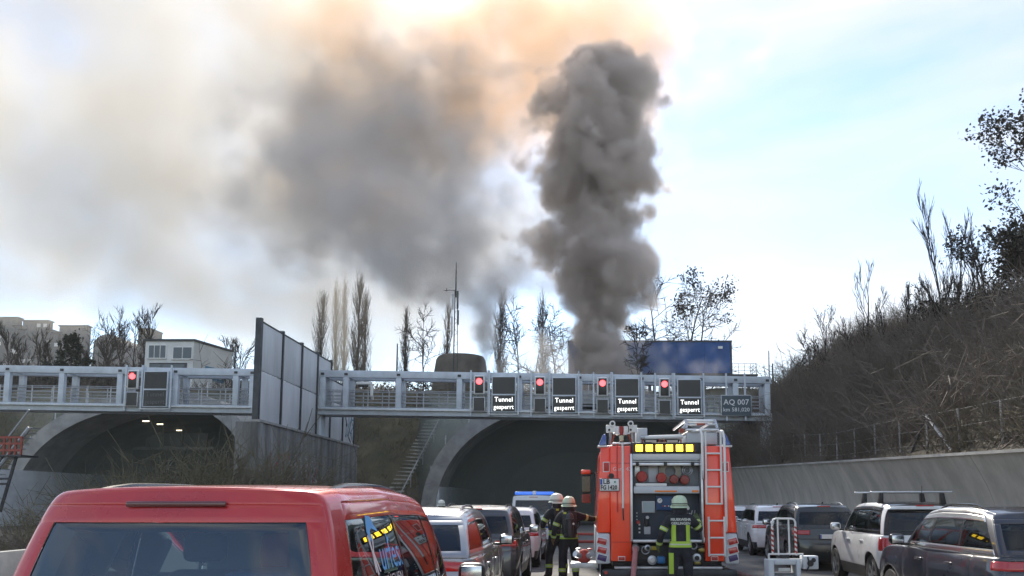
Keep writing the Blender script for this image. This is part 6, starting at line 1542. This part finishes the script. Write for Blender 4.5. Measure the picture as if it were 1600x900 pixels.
# thick air inside the tunnel mouths
for k, (x0, x1) in enumerate(((-11, 14.2), (-42, -21))):
    m_ = smoke_material('tunnel_smoke_air', (0.66, 0.74, 0.69), (0.055, 0.028)[k], 0.0); m_.node_tree.nodes['Principled Volume'].inputs['Density Attribute'].default_value = ''
    o = MB().box(x0, x1, 62.6, 90, 0.05, 10).build('tunnel_smoke', m_); tag(o, 'thin greenish smoke hanging inside the tunnel mouth' if k == 0 else 'dim haze hanging inside the far tunnel mouth', 'smoke', kind='stuff')
smoke('smoke_plume', 'dense dark brown grey smoke column rising beside the blue building', [
    (930, 600, 62, 79), (930, 570, 50, 79.5), (938, 530, 40, 80), (946, 490, 42, 80.5), (950, 450, 60, 81), (925, 410, 88, 82), (918, 375, 92, 82.6), (945, 335, 62, 83.5), (940, 295, 74, 84), (927, 240, 94, 85),
    (922, 190, 88, 86), (938, 140, 78, 87), (962, 95, 62, 88), (972, 60, 36, 89)],
    (0.815, 0.73, 0.668), 0.9, ((-10, 70, 10), (15, 96, 51)), (112, 96, 184), 7.0, lumps=1.15, nscale=0.24, fine=0.6, edge=(1.06, 0.74), aniso=0.2, r0=5.0)
smoke('drifting_smoke', 'broad grey smoke drifting from the vent above the tunnel', [
    (737, 556, 18, 82), (741, 515, 34, 82), (732, 475, 76, 82), (695, 435, 140, 83), (645, 395, 205, 84), (605, 350, 245, 86), (590, 300, 240, 88), (595, 240, 205, 90), (610, 180, 170, 92), (640, 130, 150, 94), (680, 85, 120, 96), (710, 55, 90, 97)],
    (0.78, 0.755, 0.75), 0.18, ((-44, 64, 12), (6, 116, 52)), (132, 76, 112), 10.0, lumps=1.2, nscale=0.17, fine=0.9, r0=9.0, aniso=0.0, edge=(1.15, 0.45))
smoke('brown_smoke', 'thin orange brown smoke glowing in the sun above the plumes', [
    (545, 340, 110, 100), (560, 270, 140, 100), (620, 210, 210, 101), (720, 160, 290, 102), (790, 110, 280, 103), (850, 70, 220, 104), (890, 30, 180, 105), (920, 0, 120, 106)],
    (0.86, 0.62, 0.42), 0.095, ((-42, 76, 30), (26, 130, 68)), (84, 64, 52), 10.0, lumps=1.2, nscale=0.10, fine=0.7, aniso=0.3, edge=(1.1, 0.35), seed=3)
smoke('low_smoke', 'pale smoke rolling low along the blue building', [
    (925, 600, 160, 81), (925, 575, 160, 81), (930, 550, 130, 81.5), (935, 520, 90, 82)],
    (0.86, 0.85, 0.84), 0.15, ((-14, 72, 10), (20, 92, 21)), (90, 46, 32), 3.0, lumps=1.3, nscale=0.3, fine=0.5, edge=(1.1, 0.4), depth=.6, seed=5)
smoke('thin_smoke', 'thin pale smoke veil spread over the sky beside the plumes', [
    (560, 580, 120, 116), (500, 520, 260, 116), (360, 440, 450, 117), (280, 340, 540, 118), (270, 200, 560, 119), (300, 80, 560, 120), (340, 0, 520, 122)],
    (0.81, 0.77, 0.70), 0.036, ((-135, 84, 14), (16, 156, 92)), (80, 40, 46), 14.0, lumps=1.2, nscale=0.06, fine=0.8, aniso=0.1, seed=8)
# ------------------------------------------------------------------ the air
m_ = smoke_material('haze_air', (0.93, 0.94, 0.95), 0.00022, 0.25); m_.node_tree.nodes['Principled Volume'].inputs['Density Attribute'].default_value = ''
tag(MB().box(-930, 930, -430, 1430, -1.6, 96).build('haze', m_), 'thin pale haze over the whole valley', 'haze', kind='stuff')
